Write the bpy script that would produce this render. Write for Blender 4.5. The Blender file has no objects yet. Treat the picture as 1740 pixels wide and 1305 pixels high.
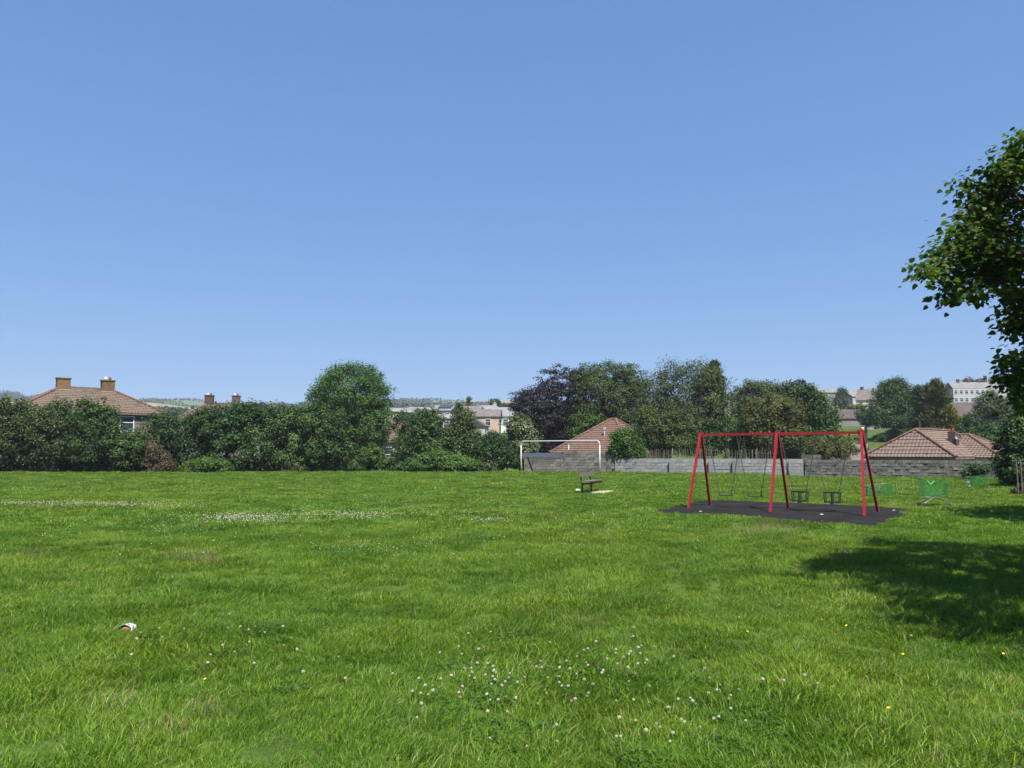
import bpy, math, random
import numpy as np
from mathutils import Vector, Matrix

# ------------------------------------------------------------------ camera, sky, sun, exposure
S = bpy.context.scene
C = S.collection
F, CX, CY, HOR, EYE = 1310.0, 870.0, 652.5, 768.0, 1.7
PITCH = math.atan((HOR - CY) / F)
cam_d = bpy.data.cameras.new('camera')
cam = bpy.data.objects.new('camera', cam_d)
C.objects.link(cam)
cam.location = (0, 0, EYE)
cam.rotation_euler = (math.pi / 2 + PITCH, 0, 0)
cam_d.sensor_fit = 'HORIZONTAL'
cam_d.sensor_width = 36.0
cam_d.lens = 36.0 * F / 1740.0
cam_d.clip_start = 0.05
cam_d.clip_end = 20000
S.camera = cam

SUN_EL = math.radians(59.0)
SUN_H = (0.33, -0.944)                      # where the sun stands, seen from above
world = bpy.data.worlds.new('World')
S.world = world
world.use_nodes = True
wn = world.node_tree
bg = wn.nodes['Background']
sky = wn.nodes.new('ShaderNodeTexSky')
sky.sky_type = 'NISHITA'
sky.sun_disc = False
sky.sun_elevation = SUN_EL
sky.sun_rotation = math.atan2(SUN_H[0], SUN_H[1])
sky.altitude = 50
sky.air_density = 1.0
sky.dust_density = 0.15
sky.ozone_density = 4.0
# the camera's tone response for the sky: one power curve per colour channel
EXPO = 1.12
sep, com = wn.nodes.new('ShaderNodeSeparateColor'), wn.nodes.new('ShaderNodeCombineColor')
wn.links.new(sky.outputs[0], sep.inputs[0])
for ch, (gm_, am_) in enumerate(((0.60, 0.355), (0.47, 0.480), (0.37, 0.740))):
    p_, m_ = wn.nodes.new('ShaderNodeMath'), wn.nodes.new('ShaderNodeMath')
    p_.operation, m_.operation = 'POWER', 'MULTIPLY'
    p_.inputs[1].default_value = gm_
    m_.inputs[1].default_value = am_ * 0.2018 ** gm_ / (0.1 * 2 ** EXPO)
    wn.links.new(sep.outputs[ch], p_.inputs[0])
    wn.links.new(p_.outputs[0], m_.inputs[0])
    wn.links.new(m_.outputs[0], com.inputs[ch])
wn.links.new(com.outputs[0], bg.inputs[0])
bg.inputs[1].default_value = 0.1

sun_l = bpy.data.lights.new('sun', 'SUN')
sun = bpy.data.objects.new('sun', sun_l)
C.objects.link(sun)
sun_l.energy = 5.0
sun_l.angle = math.radians(0.53)
sun_l.color = (1.0, 0.95, 0.87)
sun_v = Vector((SUN_H[0] * math.cos(SUN_EL), SUN_H[1] * math.cos(SUN_EL), math.sin(SUN_EL)))
sun.rotation_euler = sun_v.to_track_quat('Z', 'Y').to_euler()
sun.location = (0, 0, 60)

S.view_settings.view_transform = 'Standard'
S.view_settings.look = 'None'
S.view_settings.exposure = EXPO
S.view_settings.gamma = 1.0
S.view_settings.use_curve_mapping = False
S.cycles.use_denoising = True
S.cycles.max_bounces = 6
S.cycles.diffuse_bounces = 3
S.cycles.transmission_bounces = 4
S.cycles.volume_bounces = 0
S.cycles.sample_clamp_indirect = 6.0

# ------------------------------------------------------------------ terrain and pixel helpers
PROF_L = ([-200, 0, 40, 62, 66, 75, 92, 110, 140, 180, 260, 400, 800, 1300, 1700, 3200],
          [0, 0, 0.02, 0.12, -0.7, -1.2, -1.0, 0.5, 3.0, 7.0, 13, 21, 44, 88, 86, 40])
PROF_R = ([-200, 0, 40, 50, 56, 62, 66, 75, 92, 110, 140, 180, 250, 275, 300, 400, 800, 1300, 1700, 3200],
          [0, 0, 0.02, 0.04, -0.2, -0.9, -1.1, -1.3, -1.0, 2.4, 5.6, 8.5, 15.5, 17.5, 22, 25, 30, 40, 40, 20])


def sstep(x, a, b):
    t = np.clip((x - a) / (b - a), 0, 1)
    return t * t * (3 - 2 * t)


def gz(x, y):
    x = np.asarray(x, float)
    y = np.asarray(y, float)
    d = np.maximum(y, 0.9 * np.abs(x) - 6)
    ratio = x / np.maximum(d, 5.0)
    s = sstep(ratio, 0.30, 0.42)
    # the field boundary comes nearer on the right, along the old wall
    z = (1 - s) * np.interp(d, *PROF_L) + s * np.interp(d, *PROF_R)
    near = np.clip(1 - d / 60.0, 0, 1)
    pad = 1 - np.exp(-(((x - 7.6) / 4.2) ** 2 + ((y - 22.6) / 3.6) ** 2) ** 2)
    b = (0.030 * np.sin(1.3 * x + 0.9 * y + 0.6 * np.sin(0.7 * y)) + 0.026 * np.sin(2.1 * y - 1.1 * x + 1.7)
         + 0.018 * np.sin(3.7 * x - 0.4 * y) * np.sin(2.9 * y + 0.5))
    z = z + b * near * pad
    far = sstep(d, 300, 900)
    z = z + far * sstep(-ratio, 0.19, 0.30) * (6 * np.sin(x * 0.006 + 1.0) + 4 * np.sin(x * 0.017 + y * 0.004) + 2.0 * np.sin(x * 0.043))
    return z


def G(x, y):
    return float(gz(x, y))


def P(px, py, d):
    """world point that sits d metres ahead, seen at a pixel of the 1740x1305 picture"""
    u = (px - CX) / F
    v = (CY - py) / F
    Y = math.cos(PITCH) - v * math.sin(PITCH)
    Z = math.sin(PITCH) + v * math.cos(PITCH)
    k = d / Y
    return Vector((u * k, d, EYE + Z * k))


def gp(px, py):
    lo, hi = 1.5, 63.0
    for _ in range(60):
        m = 0.5 * (lo + hi)
        p = P(px, py, m)
        if p.z > G(p.x, p.y):
            lo = m
        else:
            hi = m
    p = P(px, py, lo)
    return Vector((p.x, p.y, G(p.x, p.y)))


# ------------------------------------------------------------------ materials
MATS = {}


def newmat(name):
    m = bpy.data.materials.new(name)
    m.use_nodes = True
    MATS[name] = m
    nt = m.node_tree
    return m, nt, nt.nodes['Principled BSDF'], nt.nodes['Material Output']


ALBEDO = 0.79


def ramp(nt, stops, k=None):
    k = ALBEDO if k is None else k
    r = nt.nodes.new('ShaderNodeValToRGB')
    el = r.color_ramp.elements
    while len(el) < len(stops):
        el.new(0.5)
    for e, (p, c) in zip(el, stops):
        e.position = p
        e.color = (*[min(v_ * k, 1.5) for v_ in c], 1)
    return r


def noise(nt, scale, detail=4, rough=0.6, coord='pos', dist=0.0):
    n = nt.nodes.new('ShaderNodeTexNoise')
    n.inputs['Scale'].default_value = scale
    n.inputs['Detail'].default_value = detail
    n.inputs['Roughness'].default_value = rough
    n.inputs['Distortion'].default_value = dist
    if coord == 'pos':
        g = nt.nodes.new('ShaderNodeNewGeometry')
        nt.links.new(g.outputs['Position'], n.inputs['Vector'])
    else:
        g = nt.nodes.new('ShaderNodeTexCoord')
        nt.links.new(g.outputs['Object'], n.inputs['Vector'])
    return n


def mixc(nt, fac, a, b, mode='MIX'):
    m = nt.nodes.new('ShaderNodeMix')
    m.data_type = 'RGBA'
    m.blend_type = mode
    for sock, val in ((m.inputs[0], fac), (m.inputs[6], a), (m.inputs[7], b)):
        if hasattr(val, 'links') or isinstance(val, bpy.types.NodeSocket):
            nt.links.new(val, sock)
        elif isinstance(val, (int, float)):
            sock.default_value = val
        else:
            sock.default_value = (*val, 1)
    return m.outputs[2]


def surf(name, c1, c2, scale=3.0, rough=0.85, spec=0.2, bump=0.0, bscale=None, metal=0.0, perobj=0.0, c3=None):
    """weathered surface: two or three tones broken up by noise, fine relief, a little change from piece to piece"""
    m, nt, b, out = newmat(name)
    n = noise(nt, scale, 6, 0.65)
    st = [(0.3, c1), (0.7, c2)] if c3 is None else [(0.28, c1), (0.5, c2), (0.72, c3)]
    r = ramp(nt, st)
    nt.links.new(n.outputs['Fac'], r.inputs[0])
    col = r.outputs[0]
    if perobj:
        oi = nt.nodes.new('ShaderNodeObjectInfo')
        hs = nt.nodes.new('ShaderNodeHueSaturation')
        mr = nt.nodes.new('ShaderNodeMapRange')
        mr.inputs['To Min'].default_value = 1 - perobj
        mr.inputs['To Max'].default_value = 1 + perobj
        nt.links.new(oi.outputs['Random'], mr.inputs['Value'])
        nt.links.new(mr.outputs[0], hs.inputs['Value'])
        nt.links.new(col, hs.inputs['Color'])
        col = hs.outputs[0]
    nt.links.new(col, b.inputs['Base Color'])
    b.inputs['Roughness'].default_value = rough
    b.inputs['Specular IOR Level'].default_value = spec
    b.inputs['Metallic'].default_value = metal
    if bump:
        n2 = noise(nt, bscale or scale * 6, 5, 0.7)
        bp = nt.nodes.new('ShaderNodeBump')
        bp.inputs['Strength'].default_value = bump
        bp.inputs['Distance'].default_value = 0.02
        nt.links.new(n2.outputs['Fac'], bp.inputs['Height'])
        nt.links.new(bp.outputs[0], b.inputs['Normal'])
    return m


def leafmat(name, dark, mid, light, trans=0.3, rough=0.55, spec=0.15, nscale=0.35):
    m, nt, b, out = newmat(name)
    at = nt.nodes.new('ShaderNodeAttribute')
    at.attribute_name = 'rnd'
    r = ramp(nt, [(0.0, dark), (0.5, mid), (1.0, light)])
    nt.links.new(at.outputs['Fac'], r.inputs[0])
    n = noise(nt, nscale, 3)
    r2 = ramp(nt, [(0.3, (0.75, 0.8, 0.75)), (0.7, (1.2, 1.15, 1.05))], 1)
    nt.links.new(n.outputs['Fac'], r2.inputs[0])
    col = mixc(nt, 1.0, r.outputs[0], r2.outputs[0], 'MULTIPLY')
    nt.links.new(col, b.inputs['Base Color'])
    b.inputs['Roughness'].default_value = rough
    b.inputs['Specular IOR Level'].default_value = spec
    tr = nt.nodes.new('ShaderNodeBsdfTranslucent')
    tc = mixc(nt, 1.0, col, (1.25, 1.35, 0.6), 'MULTIPLY')
    nt.links.new(tc, tr.inputs['Color'])
    mx = nt.nodes.new('ShaderNodeMixShader')
    mx.inputs[0].default_value = trans
    nt.links.new(b.outputs[0], mx.inputs[1])
    nt.links.new(tr.outputs[0], mx.inputs[2])
    nt.links.new(mx.outputs[0], out.inputs['Surface'])
    return m


# foliage
leafmat('lf_hedge', (0.016, 0.040, 0.012), (0.043, 0.086, 0.022), (0.115, 0.175, 0.051), 0.16)
leafmat('lf_hawthorn', (0.023, 0.041, 0.015), (0.057, 0.088, 0.030), (0.150, 0.176, 0.073), 0.16)
leafmat('lf_dark', (0.014, 0.036, 0.013), (0.034, 0.074, 0.020), (0.087, 0.148, 0.043), 0.16)
leafmat('lf_bright', (0.035, 0.075, 0.016), (0.070, 0.130, 0.028), (0.13, 0.20, 0.050), 0.3)
leafmat('lf_ash', (0.036, 0.084, 0.022), (0.075, 0.150, 0.036), (0.14, 0.225, 0.062), 0.32)
leafmat('lf_copper', (0.013, 0.010, 0.015), (0.026, 0.020, 0.028), (0.054, 0.043, 0.054), 0.15)
leafmat('lf_beech', (0.034, 0.056, 0.019), (0.067, 0.099, 0.030), (0.132, 0.172, 0.059), 0.25)
leafmat('lf_birch', (0.037, 0.058, 0.026), (0.073, 0.103, 0.044), (0.143, 0.181, 0.079), 0.25)
leafmat('lf_olive', (0.044, 0.056, 0.018), (0.088, 0.100, 0.030), (0.18, 0.175, 0.055), 0.25)
leafmat('lf_silver', (0.050, 0.078, 0.038), (0.12, 0.155, 0.080), (0.30, 0.34, 0.20), 0.2)
leafmat('lf_cypress', (0.026, 0.042, 0.016), (0.060, 0.074, 0.022), (0.15, 0.150, 0.040), 0.15)
leafmat('lf_gold', (0.060, 0.072, 0.012), (0.13, 0.135, 0.018), (0.26, 0.235, 0.030), 0.15)
leafmat('lf_far', (0.036, 0.058, 0.032), (0.060, 0.088, 0.046), (0.10, 0.130, 0.070), 0.2)
leafmat('lf_red', (0.050, 0.050, 0.022), (0.10, 0.080, 0.044), (0.19, 0.14, 0.09), 0.2)
leafmat('lf_near', (0.032, 0.066, 0.012), (0.070, 0.125, 0.020), (0.13, 0.195, 0.035), 0.45, 0.5, 0.25, 0.8)
surf('bark', (0.06, 0.048, 0.036), (0.14, 0.115, 0.09), 6, 0.9, 0.1, 0.6, 30)
surf('bark_pale', (0.20, 0.19, 0.17), (0.42, 0.40, 0.36), 4, 0.85, 0.1, 0.4, 30)

# building surfaces
surf('brick_yellow', (0.10, 0.068, 0.036), (0.24, 0.155, 0.075), 5, 0.9, 0.1, 0.5, 30, perobj=0.2)
surf('brick_brown', (0.06, 0.045, 0.036), (0.14, 0.10, 0.078), 5, 0.9, 0.1, 0.5, 30, perobj=0.2)
surf('brick_red', (0.16, 0.06, 0.04), (0.26, 0.11, 0.07), 5, 0.9, 0.1, 0.5, 30)
surf('lead', (0.35, 0.34, 0.33), (0.6, 0.58, 0.55), 5, 0.7)
surf('tile_brown', (0.085, 0.062, 0.050), (0.19, 0.145, 0.115), 1.6, 0.9, 0.1, 0.5, 20, c3=(0.15, 0.10, 0.075))
surf('tile_red', (0.095, 0.060, 0.050), (0.175, 0.110, 0.088), 1.6, 0.9, 0.1, 0.4, 20, c3=(0.135, 0.083, 0.067))
surf('tile_pink', (0.115, 0.085, 0.072), (0.205, 0.148, 0.122), 1.6, 0.9, 0.1, 0.4, 20, c3=(0.155, 0.118, 0.10))
surf('ridge_cap', (0.12, 0.068, 0.050), (0.20, 0.120, 0.088), 4, 0.85, 0.2, 0.4, 20, perobj=0.2)
surf('slate', (0.16, 0.16, 0.17), (0.30, 0.29, 0.30), 0.8, 0.7, 0.3, 0.5, 6)
surf('slate_pink', (0.11, 0.095, 0.09), (0.19, 0.165, 0.155), 0.8, 0.75, 0.3, 0.5, 6)
surf('roof_grey', (0.15, 0.145, 0.145), (0.25, 0.24, 0.235), 0.5, 0.8, 0.2, 0.5, 5)
surf('roof_umber', (0.07, 0.055, 0.052), (0.11, 0.085, 0.078), 0.5, 0.8, 0.2, 0.4, 5)
surf('render_white', (0.36, 0.36, 0.355), (0.47, 0.47, 0.46), 0.6, 0.9, 0.1, 0.2, 8)
surf('render_cream', (0.58, 0.50, 0.36), (0.72, 0.64, 0.48), 0.6, 0.9, 0.1, 0.2, 8)
surf('render_peach', (0.46, 0.32, 0.24), (0.56, 0.40, 0.31), 0.6, 0.9, 0.1, 0.2, 8)
surf('render_mint', (0.56, 0.70, 0.66), (0.70, 0.80, 0.76), 0.6, 0.9, 0.1, 0.2, 8)
surf('render_grey', (0.17, 0.16, 0.15), (0.26, 0.245, 0.225), 0.6, 0.9, 0.1, 0.2, 8)
surf('panel_buff', (0.12, 0.105, 0.082), (0.20, 0.175, 0.14), 1.5, 0.9, 0.1, 0.3, 15, perobj=0.08)
surf('mortar_dark', (0.06, 0.055, 0.05), (0.11, 0.10, 0.09), 4, 0.95, 0.1)
surf('upvc', (0.74, 0.75, 0.76), (0.82, 0.82, 0.82), 4, 0.35, 0.5)
surf('fascia', (0.10, 0.085, 0.07), (0.17, 0.15, 0.125), 3, 0.6, 0.3)
m, nt, b, o = newmat('glass')
b.inputs['Base Color'].default_value = (0.03, 0.04, 0.05, 1)
b.inputs['Roughness'].default_value = 0.08
b.inputs['Specular IOR Level'].default_value = 0.8
surf('block_grey', (0.19, 0.20, 0.20), (0.30, 0.31, 0.305), 1.2, 0.95, 0.1, 0.6, 40, perobj=0.12)
surf('block_dark', (0.06, 0.057, 0.05), (0.16, 0.15, 0.135), 1.6, 0.95, 0.1, 0.8, 30, perobj=0.28, c3=(0.16, 0.15, 0.13))
surf('block_old', (0.075, 0.072, 0.065), (0.19, 0.18, 0.16), 1.4, 0.95, 0.1, 0.8, 30, perobj=0.22, c3=(0.12, 0.115, 0.10))
surf('mortar', (0.20, 0.20, 0.19), (0.30, 0.29, 0.28), 3, 0.95, 0.1)
surf('shed_roof', (0.030, 0.036, 0.050), (0.075, 0.085, 0.105), 3, 0.8, 0.1)
surf('pale_wood', (0.15, 0.135, 0.10), (0.28, 0.25, 0.19), 5, 0.9, 0.1, perobj=0.25)
# park furniture
surf('paint_red', (0.24, 0.010, 0.018), (0.36, 0.020, 0.032), 3.5, 0.4, 0.35, 0.05, 60)
surf('steel_dark', (0.05, 0.05, 0.05), (0.12, 0.115, 0.11), 12, 0.5, 0.5, metal=0.4)
surf('rubber', (0.016, 0.017, 0.018), (0.035, 0.036, 0.037), 10, 0.7, 0.3)
surf('paint_white', (0.46, 0.46, 0.44), (0.62, 0.62, 0.60), 5, 0.45, 0.4)
surf('bench_wood', (0.085, 0.072, 0.060), (0.20, 0.175, 0.15), 5, 0.85, 0.2, 0.5, 25, perobj=0.15)
surf('bench_steel', (0.012, 0.014, 0.013), (0.03, 0.032, 0.03), 8, 0.5, 0.4)
surf('concrete', (0.34, 0.31, 0.26), (0.52, 0.48, 0.41), 3, 0.95, 0.1, 0.4, 30)
surf('trolley_green', (0.014, 0.17, 0.040), (0.028, 0.26, 0.062), 9, 0.35, 0.5)
surf('trolley_lime', (0.20, 0.72, 0.16), (0.30, 0.82, 0.22), 9, 0.35, 0.5)
surf('chrome', (0.32, 0.33, 0.34), (0.5, 0.51, 0.52), 9, 0.3, 0.5, metal=0.8)
surf('litter_white', (0.42, 0.42, 0.42), (0.60, 0.60, 0.59), 12, 0.6, 0.3)
surf('litter_brown', (0.30, 0.14, 0.05), (0.50, 0.24, 0.08), 12, 0.7, 0.3)
surf('litter_ink', (0.10, 0.09, 0.16), (0.18, 0.16, 0.24), 12, 0.6, 0.3)
surf('terracotta', (0.32, 0.14, 0.08), (0.46, 0.22, 0.14), 12, 0.8, 0.2)
surf('clover_white', (0.36, 0.34, 0.25), (0.64, 0.62, 0.52), 240, 0.8, 0.1, perobj=0.12)
surf('clover_pink', (0.26, 0.19, 0.12), (0.44, 0.34, 0.26), 240, 0.8, 0.1, perobj=0.12)
surf('petal_yellow', (0.72, 0.46, 0.02), (0.85, 0.62, 0.03), 200, 0.7, 0.2)
surf('stem_green', (0.06, 0.11, 0.025), (0.10, 0.16, 0.04), 40, 0.7, 0.2)

# rubber play surface: dark crumb with pale flecks
m, nt, b, o = newmat('play_surface')
n1 = noise(nt, 1.1, 5, 0.6)
r1 = ramp(nt, [(0.3, (0.014, 0.0135, 0.014)), (0.72, (0.030, 0.029, 0.029))])
nt.links.new(n1.outputs['Fac'], r1.inputs[0])
n2 = noise(nt, 26, 4, 0.75)
r2 = ramp(nt, [(0.60, (0, 0, 0)), (0.68, (1, 1, 1))], 1)
nt.links.new(n2.outputs['Fac'], r2.inputs[0])
nt.links.new(mixc(nt, r2.outputs[0], r1.outputs[0], (0.075, 0.07, 0.062)), b.inputs['Base Color'])
b.inputs['Roughness'].default_value = 1.0
b.inputs['Specular IOR Level'].default_value = 0.04
bp = nt.nodes.new('ShaderNodeBump')
bp.inputs['Strength'].default_value = 0.6
bp.inputs['Distance'].default_value = 0.02
nt.links.new(n2.outputs['Fac'], bp.inputs['Height'])
nt.links.new(bp.outputs[0], b.inputs['Normal'])

# ground: thatch under the grass near, a patchwork of fields far away
m, nt, b, o = newmat('ground_mat')
n1 = noise(nt, 0.9, 6, 0.7)
n0 = noise(nt, 55, 5, 0.8)
ad = nt.nodes.new('ShaderNodeMath')
ad.operation = 'MULTIPLY_ADD'
ad.inputs[1].default_value = 0.45
nt.links.new(n1.outputs['Fac'], ad.inputs[0])
ml = nt.nodes.new('ShaderNodeMath')
ml.operation = 'MULTIPLY'
ml.inputs[1].default_value = 0.55
nt.links.new(n0.outputs['Fac'], ml.inputs[0])
nt.links.new(ml.outputs[0], ad.inputs[2])
r1 = ramp(nt, [(0.40, (0.022, 0.040, 0.008)), (0.5, (0.060, 0.105, 0.016)), (0.62, (0.12, 0.165, 0.032))])
nt.links.new(ad.outputs[0], r1.inputs[0])
vo = nt.nodes.new('ShaderNodeTexVoronoi')
vo.inputs['Scale'].default_value = 0.0075
g = nt.nodes.new('ShaderNodeNewGeometry')
nt.links.new(g.outputs['Position'], vo.inputs['Vector'])
sp = nt.nodes.new('ShaderNodeSeparateColor')
nt.links.new(vo.outputs['Color'], sp.inputs[0])
r2 = ramp(nt, [(0.0, (0.075, 0.125, 0.04)), (0.3, (0.12, 0.17, 0.06)), (0.55, (0.22, 0.21, 0.11)), (0.8, (0.30, 0.26, 0.15)), (1.0, (0.09, 0.14, 0.05))])
nt.links.new(sp.outputs[0], r2.inputs[0])
sx = nt.nodes.new('ShaderNodeSeparateXYZ')
nt.links.new(g.outputs['Position'], sx.inputs[0])
mr = nt.nodes.new('ShaderNodeMapRange')
mr.inputs['From Min'].default_value = 300
mr.inputs['From Max'].default_value = 420
nt.links.new(sx.outputs['Y'], mr.inputs['Value'])
nt.links.new(mixc(nt, mr.outputs[0], r1.outputs[0], r2.outputs[0]), b.inputs['Base Color'])
b.inputs['Roughness'].default_value = 0.95
b.inputs['Specular IOR Level'].default_value = 0.1


def grassmat(name, tip, base, dry, trans=0.32):
    m, nt, b, out = newmat(name)
    at = nt.nodes.new('ShaderNodeAttribute')
    at.attribute_name = 'rnd'
    r = ramp(nt, [(0.0, base), (0.55, tip), (0.88, tuple(v_ * 1.5 for v_ in tip)), (1.0, dry)], 0.86)
    nt.links.new(at.outputs['Fac'], r.inputs[0])
    n = noise(nt, 0.55, 5, 0.62, dist=0.4)
    r2 = ramp(nt, [(0.30, (0.58, 0.72, 0.66)), (0.5, (0.97, 0.98, 0.97)), (0.70, (1.36, 1.18, 1.15))], 1)
    nt.links.new(n.outputs['Fac'], r2.inputs[0])
    n3 = noise(nt, 0.09, 3, 0.5)
    r3 = ramp(nt, [(0.32, (0.86, 0.95, 0.9)), (0.7, (1.18, 1.05, 1.05))], 1)
    nt.links.new(n3.outputs['Fac'], r3.inputs[0])
    col = mixc(nt, 1.0, mixc(nt, 1.0, r.outputs[0], r2.outputs[0], 'MULTIPLY'), r3.outputs[0], 'MULTIPLY')
    nt.links.new(col, b.inputs['Base Color'])
    b.inputs['Roughness'].default_value = 0.5
    b.inputs['Specular IOR Level'].default_value = 0.18
    tr = nt.nodes.new('ShaderNodeBsdfTranslucent')
    nt.links.new(mixc(nt, 1.0, col, (1.2, 1.25, 0.6), 'MULTIPLY'), tr.inputs['Color'])
    mx = nt.nodes.new('ShaderNodeMixShader')
    mx.inputs[0].default_value = trans
    nt.links.new(b.outputs[0], mx.inputs[1])
    nt.links.new(tr.outputs[0], mx.inputs[2])
    nt.links.new(mx.outputs[0], out.inputs['Surface'])
    return m


grassmat('grass_blade', (0.132, 0.232, 0.022), (0.064, 0.138, 0.011), (0.34, 0.34, 0.13), 0.38)
grassmat('grass_dry', (0.26, 0.23, 0.11), (0.17, 0.17, 0.07), (0.40, 0.33, 0.20))
grassmat('clover_leaf', (0.075, 0.150, 0.022), (0.055, 0.115, 0.016), (0.11, 0.19, 0.04))

# ------------------------------------------------------------------ mesh helpers


class MB:
    def __init__(self):
        self.v, self.f = [], []

    def add(self, vs, fs):
        k = len(self.v)
        self.v += [tuple(q) for q in vs]
        self.f += [tuple(i + k for i in q) for q in fs]

    def box(self, c, s, rz=0.0):
        cx, cy, cz = c
        hx, hy, hz = s[0] / 2, s[1] / 2, s[2] / 2
        co, si = math.cos(rz), math.sin(rz)
        vs = []
        for z in (-hz, hz):
            for x, y in ((-hx, -hy), (hx, -hy), (hx, hy), (-hx, hy)):
                vs.append((cx + x * co - y * si, cy + x * si + y * co, cz + z))
        self.add(vs, [(3, 2, 1, 0), (4, 5, 6, 7), (0, 1, 5, 4), (1, 2, 6, 5), (2, 3, 7, 6), (3, 0, 4, 7)])
        return self

    def bar(self, p0, p1, w, h=None, up=(0, 0, 1)):
        h = w if h is None else h
        p0, p1 = Vector(p0), Vector(p1)
        d = (p1 - p0).normalized()
        u = Vector(up)
        if abs(d.dot(u)) > 0.97:
            u = Vector((0, 1, 0))
        s = d.cross(u).normalized()
        u = s.cross(d).normalized()
        vs = []
        for q in (p0, p1):
            for a, c in ((-1, -1), (1, -1), (1, 1), (-1, 1)):
                vs.append(q + s * (a * w / 2) + u * (c * h / 2))
        self.add(vs, [(3, 2, 1, 0), (4, 5, 6, 7), (0, 1, 5, 4), (1, 2, 6, 5), (2, 3, 7, 6), (3, 0, 4, 7)])
        return self

    def tube(self, pts, rad, n=8, caps=True):
        pts = [Vector(q) for q in pts]
        rad = [rad] * len(pts) if isinstance(rad, (int, float)) else rad
        k = len(self.v)
        ref = None
        for i, q in enumerate(pts):
            d = (pts[min(i + 1, len(pts) - 1)] - pts[max(i - 1, 0)]).normalized()
            if ref is None:
                ref = Vector((0, 0, 1)) if abs(d.z) < 0.9 else Vector((1, 0, 0))
            s = d.cross(ref)
            s.normalize()
            ref = s.cross(d).normalized()
            for j in range(n):
                a = 2 * math.pi * j / n
                self.v.append(tuple(q + (s * math.cos(a) + ref * math.sin(a)) * rad[i]))
        for i in range(len(pts) - 1):
            for j in range(n):
                a, c = k + i * n + j, k + i * n + (j + 1) % n
                self.f.append((a, a + n, c + n, c))
        if caps:
            self.f.append(tuple(k + j for j in range(n)))
            e = k + (len(pts) - 1) * n
            self.f.append(tuple(e + j for j in reversed(range(n))))
        return self

    def mesh(self, name, mat, smooth=False):
        me = bpy.data.meshes.new(name)
        me.from_pydata(self.v, [], self.f)
        if mat:
            me.materials.append(MATS[mat])
        if smooth:
            me.polygons.foreach_set('use_smooth', [True] * len(me.polygons))
        me.update()
        return me

    def build(self, name, mat, parent=None, smooth=False, loc=None):
        return link(name, self.mesh(name, mat, smooth), parent, loc)


def link(name, data, parent=None, loc=None, rot=None, scale=None):
    o = bpy.data.objects.new(name, data)
    C.objects.link(o)
    o.parent = parent
    if loc is not None:
        o.location = loc
    if rot is not None:
        o.rotation_euler = rot
    if scale is not None:
        o.scale = scale
    return o


def tag(o, label, cat=None, group=None):
    o['label'] = label
    if cat:
        o['category'] = cat
    if group:
        o['group'] = group
    return o


def thing(name, label, cat, loc=(0, 0, 0), rz=0.0, group=None):
    o = link(name, None, None, loc, (0, 0, rz))
    o.empty_display_size = 0.2
    return tag(o, label, cat, group)


def structure(o):
    o['kind'] = 'structure'
    return o


def stuff(o):
    o['kind'] = 'stuff'
    return o


def np_mesh(name, V, Fq, mat, rnd=None, smooth=False):
    V = np.asarray(V, np.float32)
    Fq = np.asarray(Fq, np.int32)
    n, k = Fq.shape
    me = bpy.data.meshes.new(name)
    me.vertices.add(len(V))
    me.vertices.foreach_set('co', V.ravel())
    me.loops.add(n * k)
    me.loops.foreach_set('vertex_index', Fq.ravel())
    me.polygons.add(n)
    me.polygons.foreach_set('loop_start', np.arange(0, n * k, k, dtype=np.int32))
    if smooth:
        me.polygons.foreach_set('use_smooth', np.ones(n, bool))
    if rnd is not None:
        a = me.attributes.new('rnd', 'FLOAT', 'FACE')
        a.data.foreach_set('value', np.asarray(rnd, np.float32))
    if mat:
        me.materials.append(MATS[mat])
    me.update()
    me.validate()
    return me


def unit(a):
    return a / np.maximum(np.linalg.norm(a, axis=-1, keepdims=True), 1e-9)


# ------------------------------------------------------------------ ground
na = 420
ang = np.linspace(0, 2 * np.pi, na, endpoint=False)
rr = np.concatenate([[0.0], np.geomspace(0.8, 3100, 300)])
RR, AA = np.meshgrid(rr[1:], ang, indexing='ij')
GX, GY = RR * np.sin(AA), RR * np.cos(AA)
V = np.stack([GX, GY, gz(GX, GY)], -1).reshape(-1, 3)
V = np.concatenate([V, [[0, 0, G(0, 0)]]])
i, j = np.meshgrid(np.arange(len(rr) - 2), np.arange(na), indexing='ij')
q = np.stack([i * na + j, i * na + (j + 1) % na, (i + 1) * na + (j + 1) % na, (i + 1) * na + j], -1).reshape(-1, 4)[:, ::-1]
cen = np.stack([np.full(na // 2, len(V) - 1), np.arange(0, na, 2), np.arange(1, na, 2), (np.arange(2, na + 2, 2)) % na], -1)[:, ::-1]
structure(link('ground', np_mesh('ground', V, np.concatenate([q, cen]), 'ground_mat', smooth=True)))

# rubber play surface under the swings
pad_px = [(1120, 870), (1141, 866), (1165, 861), (1186, 856), (1206, 853), (1245, 852.5), (1300, 855), (1360, 857), (1420, 859),
          (1480, 862), (1536, 867), (1528, 873), (1512, 880), (1494, 888), (1472, 892), (1430, 891), (1380, 889), (1335, 885),
          (1290, 880), (1240, 877), (1190, 875), (1150, 873)]
PAD = [gp(*q) for q in pad_px]
rnd0 = random.Random(5)
ring = []
for k in range(len(PAD)):
    a, c = PAD[k], PAD[(k + 1) % len(PAD)]
    for t in np.linspace(0, 1, 6)[:-1]:
        w = a.lerp(c, float(t))
        ring.append((w.x + rnd0.uniform(-.09, .09), w.y + rnd0.uniform(-.16, .16)))
pcx = sum(q[0] for q in ring) / len(ring)
pcy = sum(q[1] for q in ring) / len(ring)
ring = [(pcx + (x - pcx) * 1.09, pcy + (y - pcy) * 1.10) for x, y in ring]
mb = MB()
N = len(ring)
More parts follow.
